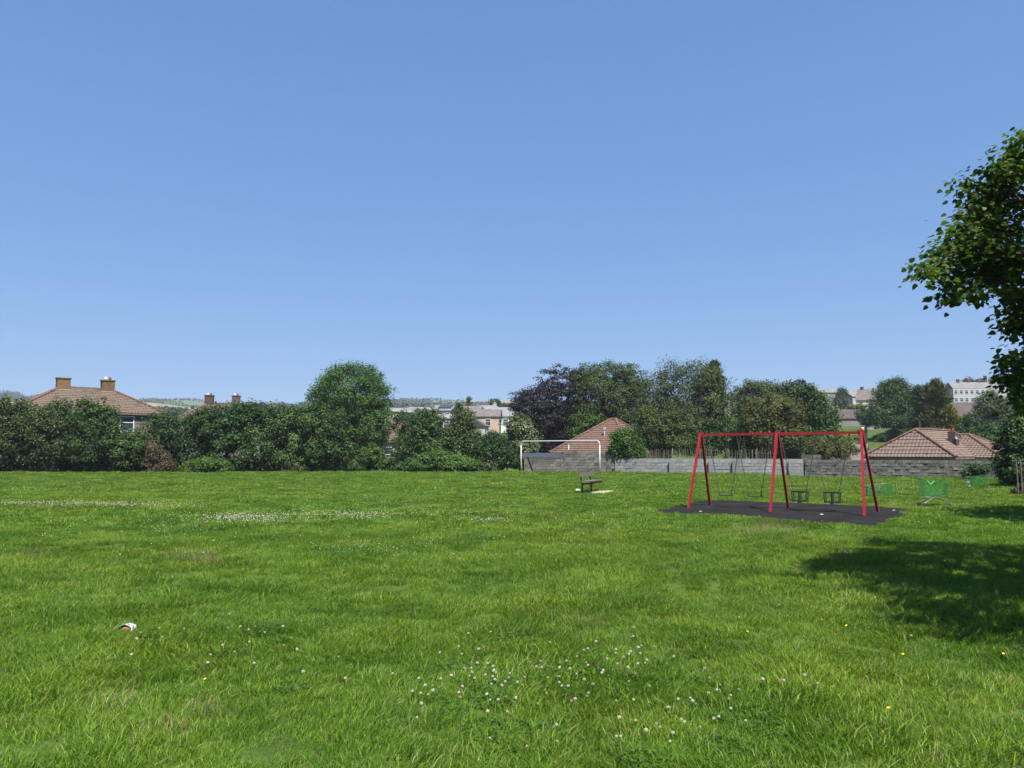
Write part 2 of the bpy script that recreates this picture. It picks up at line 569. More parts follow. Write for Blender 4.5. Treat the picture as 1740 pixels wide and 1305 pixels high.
for k, s in enumerate((1.0, 0.985, 0.66, 0.33)):
    for (x, y) in ring:
        X, Y = pcx + (x - pcx) * s, pcy + (y - pcy) * s
        mb.v.append((X, Y, G(X, Y) + (-0.05 if k == 0 else 0.022)))
for k in range(3):
    for a in range(N):
        c = (a + 1) % N
        mb.f.append((k * N + a, k * N + c, (k + 1) * N + c, (k + 1) * N + a))
mb.v.append((pcx, pcy, G(pcx, pcy) + 0.022))
for a in range(N):
    mb.f.append((3 * N + a, 3 * N + (a + 1) % N, len(mb.v) - 1))
me = mb.mesh('play_surface', 'play_surface')
import bmesh
bm = bmesh.new()
bm.from_mesh(me)
bmesh.ops.recalc_face_normals(bm, faces=bm.faces)
bm.to_mesh(me)
bm.free()
structure(link('play_surface', me))
RING = np.array(ring)


def in_poly(x, y, poly):
    ins = np.zeros(len(x), bool)
    n = len(poly)
    for k in range(n):
        x0, y0 = poly[k]
        x1, y1 = poly[(k + 1) % n]
        c = ((y0 > y) != (y1 > y)) & (x < (x1 - x0) * (y - y0) / (y1 - y0 + 1e-12) + x0)
        ins ^= c
    return ins


# ------------------------------------------------------------------ houses
def tile_slope(mb, A, B, Cc, D, tw=0.26, th=0.31, lift=0.05):
    """courses of rolled tiles on a slope; A,B eaves left/right, D,Cc top left/right"""
    A, B, Cc, D = map(Vector, (A, B, Cc, D))
    mid0, mid1 = (A + B) / 2, (Cc + D) / 2
    ex = (B - A).normalized()
    up = (mid1 - mid0)
    up = (up - ex * up.dot(ex))
    L = up.length
    up.normalize()
    nrm = ex.cross(up).normalized()
    nc = max(1, int(L / th))
    prof = [(0, 0), (0.18, 0.0), (0.42, 0.032), (0.66, 0.032), (0.9, 0.0), (1.0, 0.0)]
    xl0, xr0 = 0.0, (B - A).dot(ex)
    xl1, xr1 = (D - A).dot(ex), (Cc - A).dot(ex)
    for c in range(nc):
        v0, v1 = L * c / nc, L * (c + 1) / nc
        f0 = (c + 0.5) / nc
        xl, xr = xl0 + (xl1 - xl0) * f0, xr0 + (xr1 - xr0) * f0
        if xr - xl < 0.1:
            continue
        k0 = math.floor(xl / tw)
        k1 = math.ceil(xr / tw)
        for k in range(k0, k1):
            a, e = max(k * tw, xl), min((k + 1) * tw, xr)
            if e - a < 0.05:
                continue
            k_ = len(mb.v)
            j = random.uniform(-0.006, 0.006)
            for (pu, ph) in prof:
                x = a + (e - a) * pu
                lo = A + ex * x + up * v0 + nrm * (lift + ph + j)
                hi = A + ex * x + up * (v1 + 0.03) + nrm * (0.004 + ph + j)
                bot = A + ex * x + up * v0 + nrm * 0.0
                mb.v += [tuple(lo), tuple(hi), tuple(bot)]
            for s in range(len(prof) - 1):
                b0, b1 = k_ + 3 * s, k_ + 3 * (s + 1)
                mb.f.append((b0, b1, b1 + 1, b0 + 1))
                mb.f.append((b0 + 2, b1 + 2, b1, b0))


cap_mesh = {}


def ridge_caps(parent, p0, p1, mat, step=0.45):
    if mat not in cap_mesh:
        mb = MB()
        n = 6
        for x in (0, 1):
            for j in range(n + 1):
                a = math.pi * j / n
                r = 0.13 if x == 0 else 0.115
                mb.v.append((x * 0.44, math.cos(a) * r, math.sin(a) * r * 0.8))
        for j in range(n):
            mb.f.append((j, j + 1, n + 2 + j, n + 1 + j))
        mb.f.append(tuple(range(n, -1, -1)))
        cap_mesh[mat] = mb.mesh('ridge_tile', mat)
    p0, p1 = Vector(p0), Vector(p1)
    d = p1 - p0
    n = max(1, int(d.length / step))
    rot = d.to_track_quat('X', 'Z').to_euler()
    for k in range(n):
        link('ridge_tile', cap_mesh[mat], parent, p0 + d * (k / n), rot, (d.length / n / 0.44 * 1.0, 1, 1))


def window_part(root, x, z, w, h, yf, face='front', mull=1, trans=0.35, mat='upvc', wd=None, dp=None):
    """frame proud of the wall with its pane; x along the face from its middle"""
    t = 0.07
    mb = MB()

    def bx(cx, cz, sx, sz, depth=0.09, off=-0.035):
        if face == 'front':
            mb.box((cx, yf + off, cz), (sx, depth, sz))
        elif face == 'left':
            mb.box((yf + off, cx, cz), (depth, sx, sz))
        else:
            mb.box((yf - off, cx, cz), (depth, sx, sz))
    bx(x - w / 2 + t / 2, z, t, h)
    bx(x + w / 2 - t / 2, z, t, h)
    bx(x, z + h / 2 - t / 2, w - 2 * t, t)
    bx(x, z - h / 2 + t / 2, w - 2 * t, t)
    for k in range(1, mull + 1):
        bx(x - w / 2 + w * k / (mull + 1), z, t * 0.8, h - 2 * t, 0.08)
    if trans:
        for k in range(mull + 1):
            xa = x - w / 2 + w * k / (mull + 1) + t
            xb = x - w / 2 + w * (k + 1) / (mull + 1) - t
            bx((xa + xb) / 2, z + h / 2 - h * trans, xb - xa, t * 0.8, 0.075)
    fr = mb.build('window', mat, root)
    mb = MB()
    bx(x, z, w - t, h - t, 0.03, -0.004)
    mb.build('pane', 'glass', fr)
    return fr


def hip_points(w, dp, ov, ez, rz_, ridge):
    """corner points of a hipped or gabled roof in house axes"""
    hw, hd = w / 2 + ov, dp / 2 + ov
    fl, fr, br, bl = (-hw, -hd, ez), (hw, -hd, ez), (hw, hd, ez), (-hw, hd, ez)
    return fl, fr, br, bl, (-ridge / 2, 0, rz_), (ridge / 2, 0, rz_)


def house(name, label, loc, rz, w, dp, ez, rdz, ridge, wallmat, roofmat, tiles=False, gable=False, caps='ridge_cap',
          windows=(), chimneys=(), ov=0.35, cat='house', axis='x', base=-2.0, group=None):
    root = thing(name, label, cat, (loc[0], loc[1], G(loc[0], loc[1])), rz, group)
    zoff = -root.location.z
    e, r = ez + zoff, rdz + zoff
    swap = axis == 'y'

    def T(p):
        return (p[1], -p[0], p[2]) if swap else p
    W, Dp = (dp, w) if swap else (w, dp)
    # walls
    mb = MB()
    mb.box((0, 0, (e + base) / 2), (w, dp, e - base))
    if gable:
        h2 = Dp / 2
        for sx in (-1, 1):
            x0, x1 = sx * W / 2, sx * (W / 2 - 0.12)
            vs = [T((x0, -h2, e)), T((x0, h2, e)), T((x0, 0, r)), T((x1, -h2, e)), T((x1, h2, e)), T((x1, 0, r))]
            mb.add(vs, [(0, 1, 2), (5, 4, 3), (0, 2, 5, 3), (1, 4, 5, 2)])
    mb.build('wall', wallmat, root)
    if gable:
        ridge = W + 2 * ov
    fl, fr, br, bl, ra, rb = [T(q) for q in hip_points(W, Dp, ov, e - ov * 0.35, r + 0.03, ridge)]
    mb = MB()
    dn = lambda q: (q[0], q[1], q[2] - 0.14)
    pts = [fl, fr, br, bl, ra, rb]
    vs = pts + [dn(q) for q in pts]
    mb.add(vs, [(0, 1, 5, 4), (1, 2, 5), (2, 3, 4, 5), (3, 0, 4), (6, 10, 11, 7), (7, 11, 8), (8, 11, 10, 9), (9, 10, 6),
                (0, 6, 7, 1), (1, 7, 8, 2), (2, 8, 9, 3), (3, 9, 6, 0)])
    roof = mb.build('roof', roofmat, root)
    if tiles:
        mb = MB()
        tile_slope(mb, fl, fr, rb, ra)
        tile_slope(mb, br, bl, ra, rb)
        if not gable:
            tile_slope(mb, fr, br, rb, rb)
            tile_slope(mb, bl, fl, ra, ra)
        stuff(mb.build('roof_tiles', roofmat, roof))
        up = Vector((0, 0, 0.06))
        if (Vector(rb) - Vector(ra)).length > 0.3:
            ridge_caps(roof, Vector(ra) + up, Vector(rb) + up, caps)
        if not gable:
            for a, c in ((fl, ra), (fr, rb), (br, rb), (bl, ra)):
                ridge_caps(roof, Vector(a) + up, Vector(c) + up, caps)
    for (face, x, z, ww, hh, mull, tr) in windows:
        yf = {'front': -dp / 2, 'left': -w / 2, 'right': w / 2}[face]
        window_part(root, x, z + zoff, ww, hh, yf, face, mull, tr)
    for (x, y, z0, z1, sx, sy, cm, pots) in chimneys:
        mb = MB()
        mb.box((x, y, (z0 + z1) / 2 + zoff), (sx, sy, z1 - z0))
        mb.box((x, y, z1 + zoff + 0.05), (sx + 0.12, sy + 0.12, 0.1))
        ch = mb.build('chimney', cm, root)
        mb = MB()
        mb.box((x, y, z0 + zoff + (z1 - z0) * 0.10), (sx + 0.25, sy + 0.25, (z1 - z0) * 0.16))
        mb.build('flashing', 'lead', ch)
        for k in range(pots):
            mb = MB()
            xx = x + (k - (pots - 1) / 2) * 0.34
            mb.tube([(xx, y, z1 + zoff + 0.09), (xx, y, z1 + zoff + 0.2), (xx, y, z1 + zoff + 0.38)], [0.12, 0.10, 0.12], 10)
            mb.build('chimney_pot', 'brick_red' if k % 2 else 'render_cream', ch, True)
    return root


def place(px, d):
    return ((px - CX) / F * d, d)


random.seed(3)
# big two storey house on the left, hipped brown roof
a40 = math.radians(40)
al, bk = Vector((math.cos(a40), math.sin(a40))), Vector((-math.sin(a40), math.cos(a40)))
FR = Vector((-31.0, 68.4))
w1, d1 = 11.0, 7.0
cc = FR - al * (w1 / 2) + bk * (d1 / 2)
h1 = house('hipped_house', 'two storey house with brown hipped roof and two yellow brick chimneys', (cc.x, cc.y), a40, w1, d1, 5.15, 7.2, 4.0,
           'mortar_dark', 'tile_brown', tiles=True, windows=[('front', w1 / 2 - 2.9, 4.12, 1.15, 1.35, 0, 0.42)],
           chimneys=[(-1.75, 0.1, 6.85, 8.0, 1.0, 0.8, 'brick_yellow', 0), (1.75, 0.1, 6.85, 8.0, 1.0, 0.8, 'brick_yellow', 2)])
zo = -h1.location.z
pan = MB().box((0, 0, 0), (1, 1, 1)).mesh('wall_panel', 'panel_buff')
for r in range(11):
    z = 5.05 - 0.22 - r * 0.46 + zo
    for c in range(6):
        x = -w1 / 2 + (c + 0.5) * w1 / 6
        if abs(x - (w1 / 2 - 2.9)) < 1.5 and 3.4 < z - zo < 4.85:
            x0, x1 = x - w1 / 12, x + w1 / 12
            for a, b_ in ((x0, min(x1, w1 / 2 - 3.5)), (max(x0, w1 / 2 - 2.3), x1)):
                if b_ - a > 0.05:
                    link('wall_panel', pan, h1, ((a + b_) / 2, -d1 / 2 - 0.02, z), None, (b_ - a - 0.02, 0.05, 0.43))
            continue
        link('wall_panel', pan, h1, (x, -d1 / 2 - 0.02, z), None, (w1 / 6 - 0.03, 0.05, 0.43))
    for c in range(4):
        link('wall_panel', pan, h1, (-w1 / 2 - 0.02, -d1 / 2 + (c + 0.5) * d1 / 4, z), None, (0.05, d1 / 4 - 0.03, 0.43))

# roof with two brown chimneys behind the hedge
x, y = place(378, 96)
house('chimney_house', 'brown roofed house behind the hedge with two dark brick chimneys', (x, y), math.radians(15), 9.5, 7.5, 5.6, 7.65, 3.4,
      'render_grey', 'tile_brown', tiles=True, caps='tile_brown',
      chimneys=[(-1.6, 0, 7.0, 8.62, 1.05, 0.8, 'brick_brown', 2), (1.55, 0, 7.0, 8.62, 0.95, 0.8, 'brick_brown', 2)])
x, y = place(-14, 105)
house('edge_house', 'pale house at the left picture edge behind the shrubs', (x, y), math.radians(30), 7, 6, 6.1, 7.9, 2, 'render_white', 'slate',
      windows=[('front', 1.6, 5.2, 1.2, 1.1, 1, 0.35), ('right', 0, 5.2, 1.2, 1.1, 1, 0.35)])
# house glimpsed between the trees
x, y = place(672, 82)
house('gap_house', 'brown roofed house with white window frames glimpsed between two trees', (x, y), math.radians(8), 6.5, 6, 2.95, 4.9, 1.5, 'render_grey', 'tile_brown',
      tiles=True, caps='tile_brown', windows=[('front', -0.7, 2.05, 0.9, 1.3, 0, 0.4), ('front', 0.75, 2.05, 0.9, 1.3, 0, 0.4), ('front', -2.2, 2.0, 0.9, 1.3, 0, 0.4)])

# bungalow behind the goal
ab = math.radians(-37)
alb, bkb = Vector((math.cos(ab), math.sin(ab))), Vector((-math.sin(ab), math.cos(ab)))
FLb = Vector((3.75, 69.2))
wb, db = 7.4, 8.4
cc = FLb + alb * (wb / 2) + bkb * (db / 2)
hb = house('red_bungalow', 'red tiled bungalow roof rising to a short ridge behind the goal', (cc.x, cc.y), ab, wb, db, 1.72, 4.62, 0.55,
           'render_cream', 'tile_red', tiles=True, ov=0.3)
zo = -hb.location.z
roofb = [o for o in hb.children if o.name.startswith('roof')][0]
mb = MB()
mb.tube([(0.4, -2.3, 2.9 + zo), (0.4, -2.3, 3.72 + zo)], 0.07, 8)
mb.tube([(0.4, -2.3, 3.70 + zo), (0.4, -2.3, 3.86 + zo)], 0.14, 8)
mb.build('vent_pipe', 'lead', roofb)
mb = MB()
mb.tube([(-2.2, -4.1, 1.7 + zo), (-2.2, -4.1, 2.35 + zo)], 0.06, 8)
mb.build('vent_pipe', 'upvc', roofb)

# bungalow on the right: a wing towards us on a hipped main block
ar = math.radians(-50)
alr, bkr = Vector((math.cos(ar), math.sin(ar))), Vector((-math.sin(ar), math.cos(ar)))
FLr = Vector((27.7, 60.3))
wr, dr = 6.2, 9.4
cc = FLr + alr * (wr / 2) + bkr * (dr / 2)
hr = house('pink_bungalow', 'pink tiled bungalow with hipped wings behind the stone wall on the right', (cc.x, cc.y), ar, wr, dr, 1.42, 3.36, 6.6,
           'render_cream', 'tile_pink', tiles=True, axis='y', ov=0.3)
zo = -hr.location.z
ex_w, ex_d = 8.0, 6.0
ox, oy = 0.9, 1.7
mb = MB()
mb.box((ox, oy, (1.38 + zo - 2) / 2), (ex_w, ex_d, 1.38 + zo + 2))
mb.build('wall', 'render_cream', hr)
e2, r2_ = 1.27 + zo, 3.02 + zo
hw, hd = ex_w / 2 + 0.3, ex_d / 2 + 0.3
pts = [(ox - hw, oy - hd, e2), (ox + hw, oy - hd, e2), (ox + hw, oy + hd, e2), (ox - hw, oy + hd, e2), (ox - 1.0, oy, r2_), (ox + 1.0, oy, r2_)]
mb = MB()
vs = pts + [(q[0], q[1], q[2] - 0.14) for q in pts]
mb.add(vs, [(0, 1, 5, 4), (1, 2, 5), (2, 3, 4, 5), (3, 0, 4), (6, 10, 11, 7), (7, 11, 8), (8, 11, 10, 9), (9, 10, 6),
            (0, 6, 7, 1), (1, 7, 8, 2), (2, 8, 9, 3), (3, 9, 6, 0)])
rf2 = mb.build('roof', 'tile_pink', hr)
mb = MB()
tile_slope(mb, pts[0], pts[1], pts[5], pts[4])
tile_slope(mb, pts[1], pts[2], pts[5], pts[5])
tile_slope(mb, pts[3], pts[0], pts[4], pts[4])
stuff(mb.build('roof_tiles', 'tile_pink', rf2))
up = Vector((0, 0, 0.06))
for a, c in ((0, 4), (1, 5), (4, 5), (2, 5), (3, 4)):
    ridge_caps(rf2, Vector(pts[a]) + up, Vector(pts[c]) + up, 'ridge_cap')
mb = MB()
mb.box((1.75, -1.0, 2.75 + zo), (0.55, 0.55, 1.0))
ch = mb.build('chimney', 'brick_brown', hr)
mb = MB()
mb.tube([(1.75, -1.0, 3.25 + zo), (1.75, -1.0, 3.55 + zo)], [0.14, 0.12], 8)
mb.build('chimney_pot', 'brick_red', ch)
mb = MB()
mb.tube([(2.25, -1.3, 2.2 + zo), (2.25, -1.3, 2.75 + zo)], 0.025, 6)
n = 14
k0 = len(mb.v)
dishc, dn_ = Vector((2.25, -1.38, 2.85 + zo)), Vector((0.25, -0.9, 0.35)).normalized()
sx_ = dn_.cross(Vector((0, 0, 1))).normalized()
sy_ = sx_.cross(dn_)
mb.v.append(tuple(dishc - dn_ * 0.06))
for rr_ in (0.12, 0.22):
    for j in range(n):
        a = 2 * math.pi * j / n
        mb.v.append(tuple(dishc + (sx_ * math.cos(a) + sy_ * math.sin(a)) * rr_ + dn_ * (-0.06 + rr_ * rr_ * 0.9)))
for j in range(n):
    mb.f.append((k0, k0 + 1 + j, k0 + 1 + (j + 1) % n))
    mb.f.append((k0 + 1 + j, k0 + 1 + n + j, k0 + 1 + n + (j + 1) % n, k0 + 1 + (j + 1) % n))
mb.build('satellite_dish', 'steel_dark', hr)
mb = MB()
mb.tube([(0.0, -2.6, 3.2 + zo), (0.0, -2.6, 4.1 + zo)], 0.07, 8)
mb.build('vent_pipe', 'steel_dark', hr)

# small house with the brick chimney just behind the swing frame
x, y = place(1436, 73)
house('swing_side_house', 'small pinkish roofed house with one tall brick chimney behind the swing frame', (x, y), math.radians(-30), 3.4, 5, 1.0, 2.5, 4.6,
      'render_white', 'slate_pink', gable=True, ov=0.2, windows=[('front', -0.8, 0.6, 0.9, 0.9, 0, 0.4)],
      chimneys=[(1.45, 0.2, 1.4, 3.65, 0.75, 0.75, 'brick_brown', 1)])


# the town in the middle distance
def far_house(name, label, px, d, rot, w, dp, py_e, py_r, wm, rm, gable=True, ridge=3, nwin=3, rows=1, chim=None, axis='x', group=None, ov=0.25):
    x, y = place(px, d)
    ez, rz_ = P(px, py_e, d).z, P(px, py_r, d).z
    wins = []
    base = G(x, y)
    for r in range(rows):
        for k in range(nwin):
            wx = (k - (nwin - 1) / 2) * (w / nwin)
            z = ez - 1.3 - r * 2.7
            if z - 0.7 > base - 0.5:
                wins.append(('front', wx, z, 1.15, 1.35, 0, 0.4))
    return house(name, label, (x, y), math.radians(rot), w, dp, ez, rz_, ridge, wm, rm, gable=gable, windows=wins, ov=ov,
                 chimneys=chim(ez, rz_) if chim else (), axis=axis, base=-4, group=group)


def one_chim(x, m='brick_brown', h=0.9):
    return lambda e, r: [(x, 0, r - 0.6, r + h, 0.9, 0.6, m, 1)]


TG = 'houses of the town in the distance'
far_house('far_house', 'cream gabled house beside the round tree, in the town behind', 668, 170, 50, 6, 7, 700, 693, 'render_cream', 'slate', nwin=1, group=TG)
far_house('far_house', 'grey roofed town house right of the cream gable', 690, 185, -25, 6, 6, 702, 693, 'render_white', 'roof_grey', nwin=3, group=TG)
far_house('far_house', 'grey roofed white town house seen over the middle trees', 716, 200, 12, 6, 6, 701, 692, 'render_white', 'slate', nwin=3, group=TG)
x, y = place(757, 190)
hs = far_house('far_house', 'town house with a dark solar panel on its roof', 757, 190, -14, 5, 7, 698, 688, 'render_white', 'roof_grey', nwin=3, group=TG)
zo = -hs.location.z
e_, r_ = P(757, 697, 190).z + zo, P(757, 688, 190).z + zo
sl = Vector((0, 3.5, r_ - e_))
mb = MB()
o_ = Vector((0.6, -3.4, e_ + 0.18))
mb.bar(o_ + sl * 0.2, o_ + sl * 0.85, 3.4, 0.08)
mb.build('solar_panel', 'glass', hs)
far_house('far_house', 'long pale terrace with tan roof, left of the peach house', 803, 185, -6, 4.5, 6, 700, 690, 'render_cream', 'slate_pink', nwin=2, group=TG)
far_house('far_house', 'white town house low among the trees left of peach house', 772, 150, 5, 6, 5, 711, 704, 'render_white', 'slate', nwin=2, group=TG)
far_house('far_house', 'white gable end below and left of the peach house', 812, 135, 82, 3.6, 3.2, 723, 713, 'render_white', 'slate_pink', nwin=1, group=TG)
far_house('far_house', 'grey slate roof standing behind the peach house', 829, 205, -8, 8, 8, 696, 689, 'render_white', 'slate', gable=False, ridge=4, nwin=3, chim=one_chim(-4.6), group=TG)
far_house('far_house', 'peach rendered house with dormer under a pinkish slate roof', 832, 155, -3, 4.4, 8, 708, 696, 'render_peach', 'slate_pink', nwin=1, rows=2, group=TG)
far_house('far_house', 'pale mint rendered house joined to the peach one', 850, 160, -3, 5.4, 8, 708, 697, 'render_mint', 'slate', nwin=2, rows=2, group=TG)
far_house('far_house', 'white house with grey hipped roof and white chimney by the purple tree', 858, 185, -12, 7, 8, 700, 692, 'render_white', 'slate', gable=False, ridge=2, nwin=3, rows=2,
          chim=one_chim(-2.5, 'render_white'), group=TG)
# hillside on the right
RG = 'houses on the hillside to the right'
far_house('hill_house', 'grey roofed hillside house nearest the sycamore', 1411, 262, 8, 10, 8, 668, 661, 'render_grey', 'roof_grey', nwin=3, group=RG)
far_house('hill_house', 'white hillside house with pale grey roof', 1453, 255, 14, 7.5, 8, 675, 664, 'render_white', 'roof_grey', nwin=2, rows=2, group=RG)
far_house('hill_house', 'hillside house with tan gable roof left of the round tree', 1476, 240, -35, 5.5, 7, 680, 661, 'render_cream', 'slate_pink', nwin=2, rows=2, chim=one_chim(-1.6, h=.6), group=RG)
for k, (pxc, lab) in enumerate([(1623, 'white terraced house right beside the tall cypress'), (1641, 'second white terraced house from the cypress'),
                                (1659, 'third white terraced house from the cypress'),
                                (1676, 'fourth white terraced house from the cypress'), (1697, 'last white terraced house, half hidden by the near tree')]):
    far_house('terraced_house', lab, pxc, 270 - k * 0.39, -6, 3.55 if k < 4 else 5.0, 7, 661, 649.5, 'render_white', 'roof_grey', nwin=2, rows=2, ov=0.02,
              chim=one_chim(1.5, 'brick_brown', 0.9) if k != 3 else one_chim(0.3, 'brick_brown', 2.2), group=RG)
far_house('school_block', 'long low building with brown roof beside the sycamore', 1444, 165, -4, 9.5, 12, 712, 696, 'render_grey', 'roof_umber', nwin=5, group='low brown roofed blocks')
far_house('school_block', 'low building with brown roof right of the tall cypress', 1632, 160, -6, 10.5, 12, 709, 684, 'render_grey', 'roof_umber', nwin=4, group='low brown roofed blocks')
# low pale wall across the far green
q0, q1 = P(1474, 727, 143), P(1540, 727, 146)
w = thing('far_wall', 'low pale boundary wall behind the far green strip', 'wall', (q0.x, q0.y, G(q0.x, q0.y)))
L = (q1 - q0)
mb = MB()
mb.bar((0, 0, 0.45), (L.x, L.y, 0.45 + G(q1.x, q1.y) - G(q0.x, q0.y)), 0.2, 1.3)
mb.build('wall_face', 'render_grey', w)
for k in range(6):
    t = k / 5
    mb = MB()
    mb.box((L.x * t, L.y * t - 0.05, 0.55 + t * (G(q1.x, q1.y) - G(q0.x, q0.y))), (0.35, 0.4, 1.5))
    mb.build('pier', 'render_grey', w)

# ------------------------------------------------------------------ garden walls, shed, paling fence
blk = {}


def block_mesh(mat, v):
    if (mat, v) not in blk:
        r = random.Random(v * 7 + len(mat))
        mb = MB()
        mb.box((0, 0, 0), (1, 1, 1))
        mb.v = [(x + r.uniform(-.012, .012), y + (r.uniform(-.10, .10) if y < 0 else 0), z + r.uniform(-.03, .03)) for x, y, z in mb.v]
        blk[(mat, v)] = mb.mesh('concrete_block', mat)
    return blk[(mat, v)]


def block_wall(name, label, p0, p1, h, mat, mort='mortar', bw=0.45, bh=0.225, thick=0.22, cope=True, rough=False, seed=1, zb=-0.15, piers=()):
    r = random.Random(seed)
    p0, p1 = Vector(p0), Vector(p1)
    d = p1 - p0
    L = d.length
    z0, z1 = G(p0.x, p0.y), G(p1.x, p1.y)
    root = thing(name, label, 'wall', (p0.x, p0.y, min(z0, z1)), math.atan2(d.y, d.x))
    rows = int(round((h - zb) / bh))
    mb = MB()
    mb.box((L / 2, thick / 2, (zb + h) / 2), (L, thick - 0.03, h - zb - 0.01))
    mb.build('mortar_core', mort, root)
    for k in range(rows):
        x = -bw / 2 if k % 2 else 0
        if rough:
            x -= r.uniform(0, 0.2)
        while x < L - 0.01:
            ww = bw * (r.uniform(0.55, 1.15) if rough else 1)
            a, e = max(0, x), min(L, x + ww)
            if e - a > 0.04:
                hh = bh - 0.014
                link('concrete_block', block_mesh(mat, r.randrange(4)), root, ((a + e) / 2, 0.05 + (r.uniform(-.02, .012) if rough else r.uniform(-.004, .004)), zb + (k + 0.5) * bh),
                     (0, r.uniform(-.012, .012) if rough else 0, 0), (e - a - 0.014, 0.15, hh))
            x += ww
    if cope:
        mb = MB()
        n = max(1, int(L / 0.9))
        for k in range(n):
            mb.box((L * (k + 0.5) / n, thick / 2 - 0.01, h + 0.03 + r.uniform(-.006, .006)), (L / n - 0.015, thick + 0.07, 0.06))
        mb.build('coping', mat, root)
    for x in piers:
        mb = MB()
        for k in range(rows):
            mb.box((x, -0.12, zb + (k + 0.5) * bh), (0.40, 0.24, bh - 0.012))
        mb.build('pier', mat, root)
    return root


# the wall behind the goal, from the shed to the corner
W0, W1, W2 = Vector((6.2, 60.6)), Vector((8.0, 60.2)), Vector((20.9, 55.6))
block_wall('garden_wall', 'dark weathered block wall between the shed and the fence bush', (4.05, 61.2), (8.0, 60.32), 1.55, 'block_dark', 'mortar_dark', seed=4, cope=False)
block_wall('garden_wall', 'pale grey concrete block wall with piers below the paling fence', W1, W2, 1.30, 'block_grey', 'mortar', seed=5, cope=False, piers=(4.4, 7.3, 9.0, 12.9))
block_wall('garden_wall', 'old dark stone wall in front of the pink roofed bungalow', W2 + Vector((0.1, -0.02)), (30.6, 48.6), 1.22, 'block_old', 'mortar_dark', bw=0.40, bh=0.2, rough=True, seed=6, cope=False)
# raised broken section with the chain link look replaced by stone
block_wall('raised_wall', 'short raised rubble piece on top where grey and old walls meet', (20.95, 56.0), (22.0, 55.2), 1.62, 'block_dark', 'mortar_dark', rough=True, seed=8, cope=False)

# shed
sh = thing('garden_shed', 'block shed with sloping dark blue roof left of the dark wall', 'shed', (0.95, 61.0, G(0.95, 61.0)), math.radians(2))
mb = MB()
mb.box((1.55, 1.2, 0.45), (3.1, 2.4, 1.2))
mb.build('wall', 'block_dark', sh)
rng_ = random.Random(9)
for k in range(6):
    x = -0.225 if k % 2 else 0
    while x < 3.1:
        a, e = max(0, x), min(3.1, x + 0.45)
        if e - a > 0.05:
            link('concrete_block', block_mesh('block_dark', rng_.randrange(4)), sh, ((a + e) / 2, 0.0, -0.15 + (k + .5) * .2), None, (e - a - .014, 0.08, 0.186))
        x += 0.45
rf = MB()
nx = 48
for k in range(nx + 1):
    x = -0.15 + 3.35 * k / nx
    dz = 0.02 * math.sin(k * math.pi)
    dz = 0.022 if k % 2 else 0.0
    for (yy, zz) in ((-0.07, 1.16), (2.6, 1.50)):
        xs = x + (0.75 if yy > 1 and k == 0 else 0)
        rf.v += [(x, yy, zz + dz), (x, yy, zz + dz - 0.05)]
for k in range(nx):
    a, c = 4 * k, 4 * (k + 1)
    rf.f += [(a, c, c + 2, a + 2), (a + 1, a + 3, c + 3, c + 1), (a, a + 1, c + 1, c), (a + 2, c + 2, c + 3, a + 3)]
rf.f += [(0, 2, 3, 1), (4 * nx, 4 * nx + 1, 4 * nx + 3, 4 * nx + 2)]
rf.build('roof', 'shed_roof', sh)
mb = MB()
mb.box((1.52, -0.055, 1.09), (3.3, 0.025, 0.05))
mb.build('fascia', 'fascia', sh)

# chestnut paling fence behind the grey wall
f0, f1 = Vector((7.9, 61.4)), Vector((19.6, 57.2))
d = f1 - f0
z0 = min(G(f0.x, f0.y), G(f1.x, f1.y))
fe = thing('paling_fence', 'thin weathered wooden paling fence standing behind the grey wall', 'fence', (f0.x, f0.y, z0), math.atan2(d.y, d.x))
L = d.length
pm = []
for k in range(3):
    mb = MB()
    mb.tube([(0, 0, -0.8), (0.01 * (k - 1), 0, 0.8), (0, 0, 1.86), (0, 0, 1.95)], [0.019, 0.018, 0.016, 0.005], 5)
    pm.append(mb.mesh('pale', 'pale_wood'))
rng_ = random.Random(2)
x = 0
while x < L:
    link('pale', pm[rng_.randrange(3)], fe, (x, rng_.uniform(-.02, .02), rng_.uniform(-.10, .06) + 0.0), (rng_.uniform(-.02, .02), rng_.uniform(-.035, .035), 0))
    x += rng_.uniform(0.12, 0.21)
for z in (0.7, 1.6):
    mb = MB()
    mb.tube([(0, -.03, z), (L, -.03, z)], 0.008, 4)
    mb.build('wire', 'steel_dark', fe)
for k in range(6):
    mb = MB()
    mb.tube([(L * (k + .3) / 6, 0.06, -0.8), (L * (k + .3) / 6, 0.06, 2.0)], 0.05, 7)
    mb.build('post', 'pale_wood', fe)

# ------------------------------------------------------------------ foliage machinery


def leaf_quads(rng, Pt, Nn, size, asp=0.6, tdir=None, fold=0.12):
    n = len(Pt)
    if tdir is None:
        t = unit(np.cross(Nn, rng.normal(size=(n, 3))))
    else:
        t = unit(tdir)
        Nn = unit(np.cross(np.cross(t, Nn), t))
    b = np.cross(Nn, t)
    s = (size * rng.uniform(0.6, 1.35, n))[:, None]
    Vv = np.stack([Pt - t * s * .5, Pt + b * s * asp * .5 + Nn * s * fold, Pt + t * s * .5, Pt - b * s * asp * .5 + Nn * s * fold], 1)
    return Vv.reshape(-1, 3), np.arange(4 * n, dtype=np.int32).reshape(-1, 4)


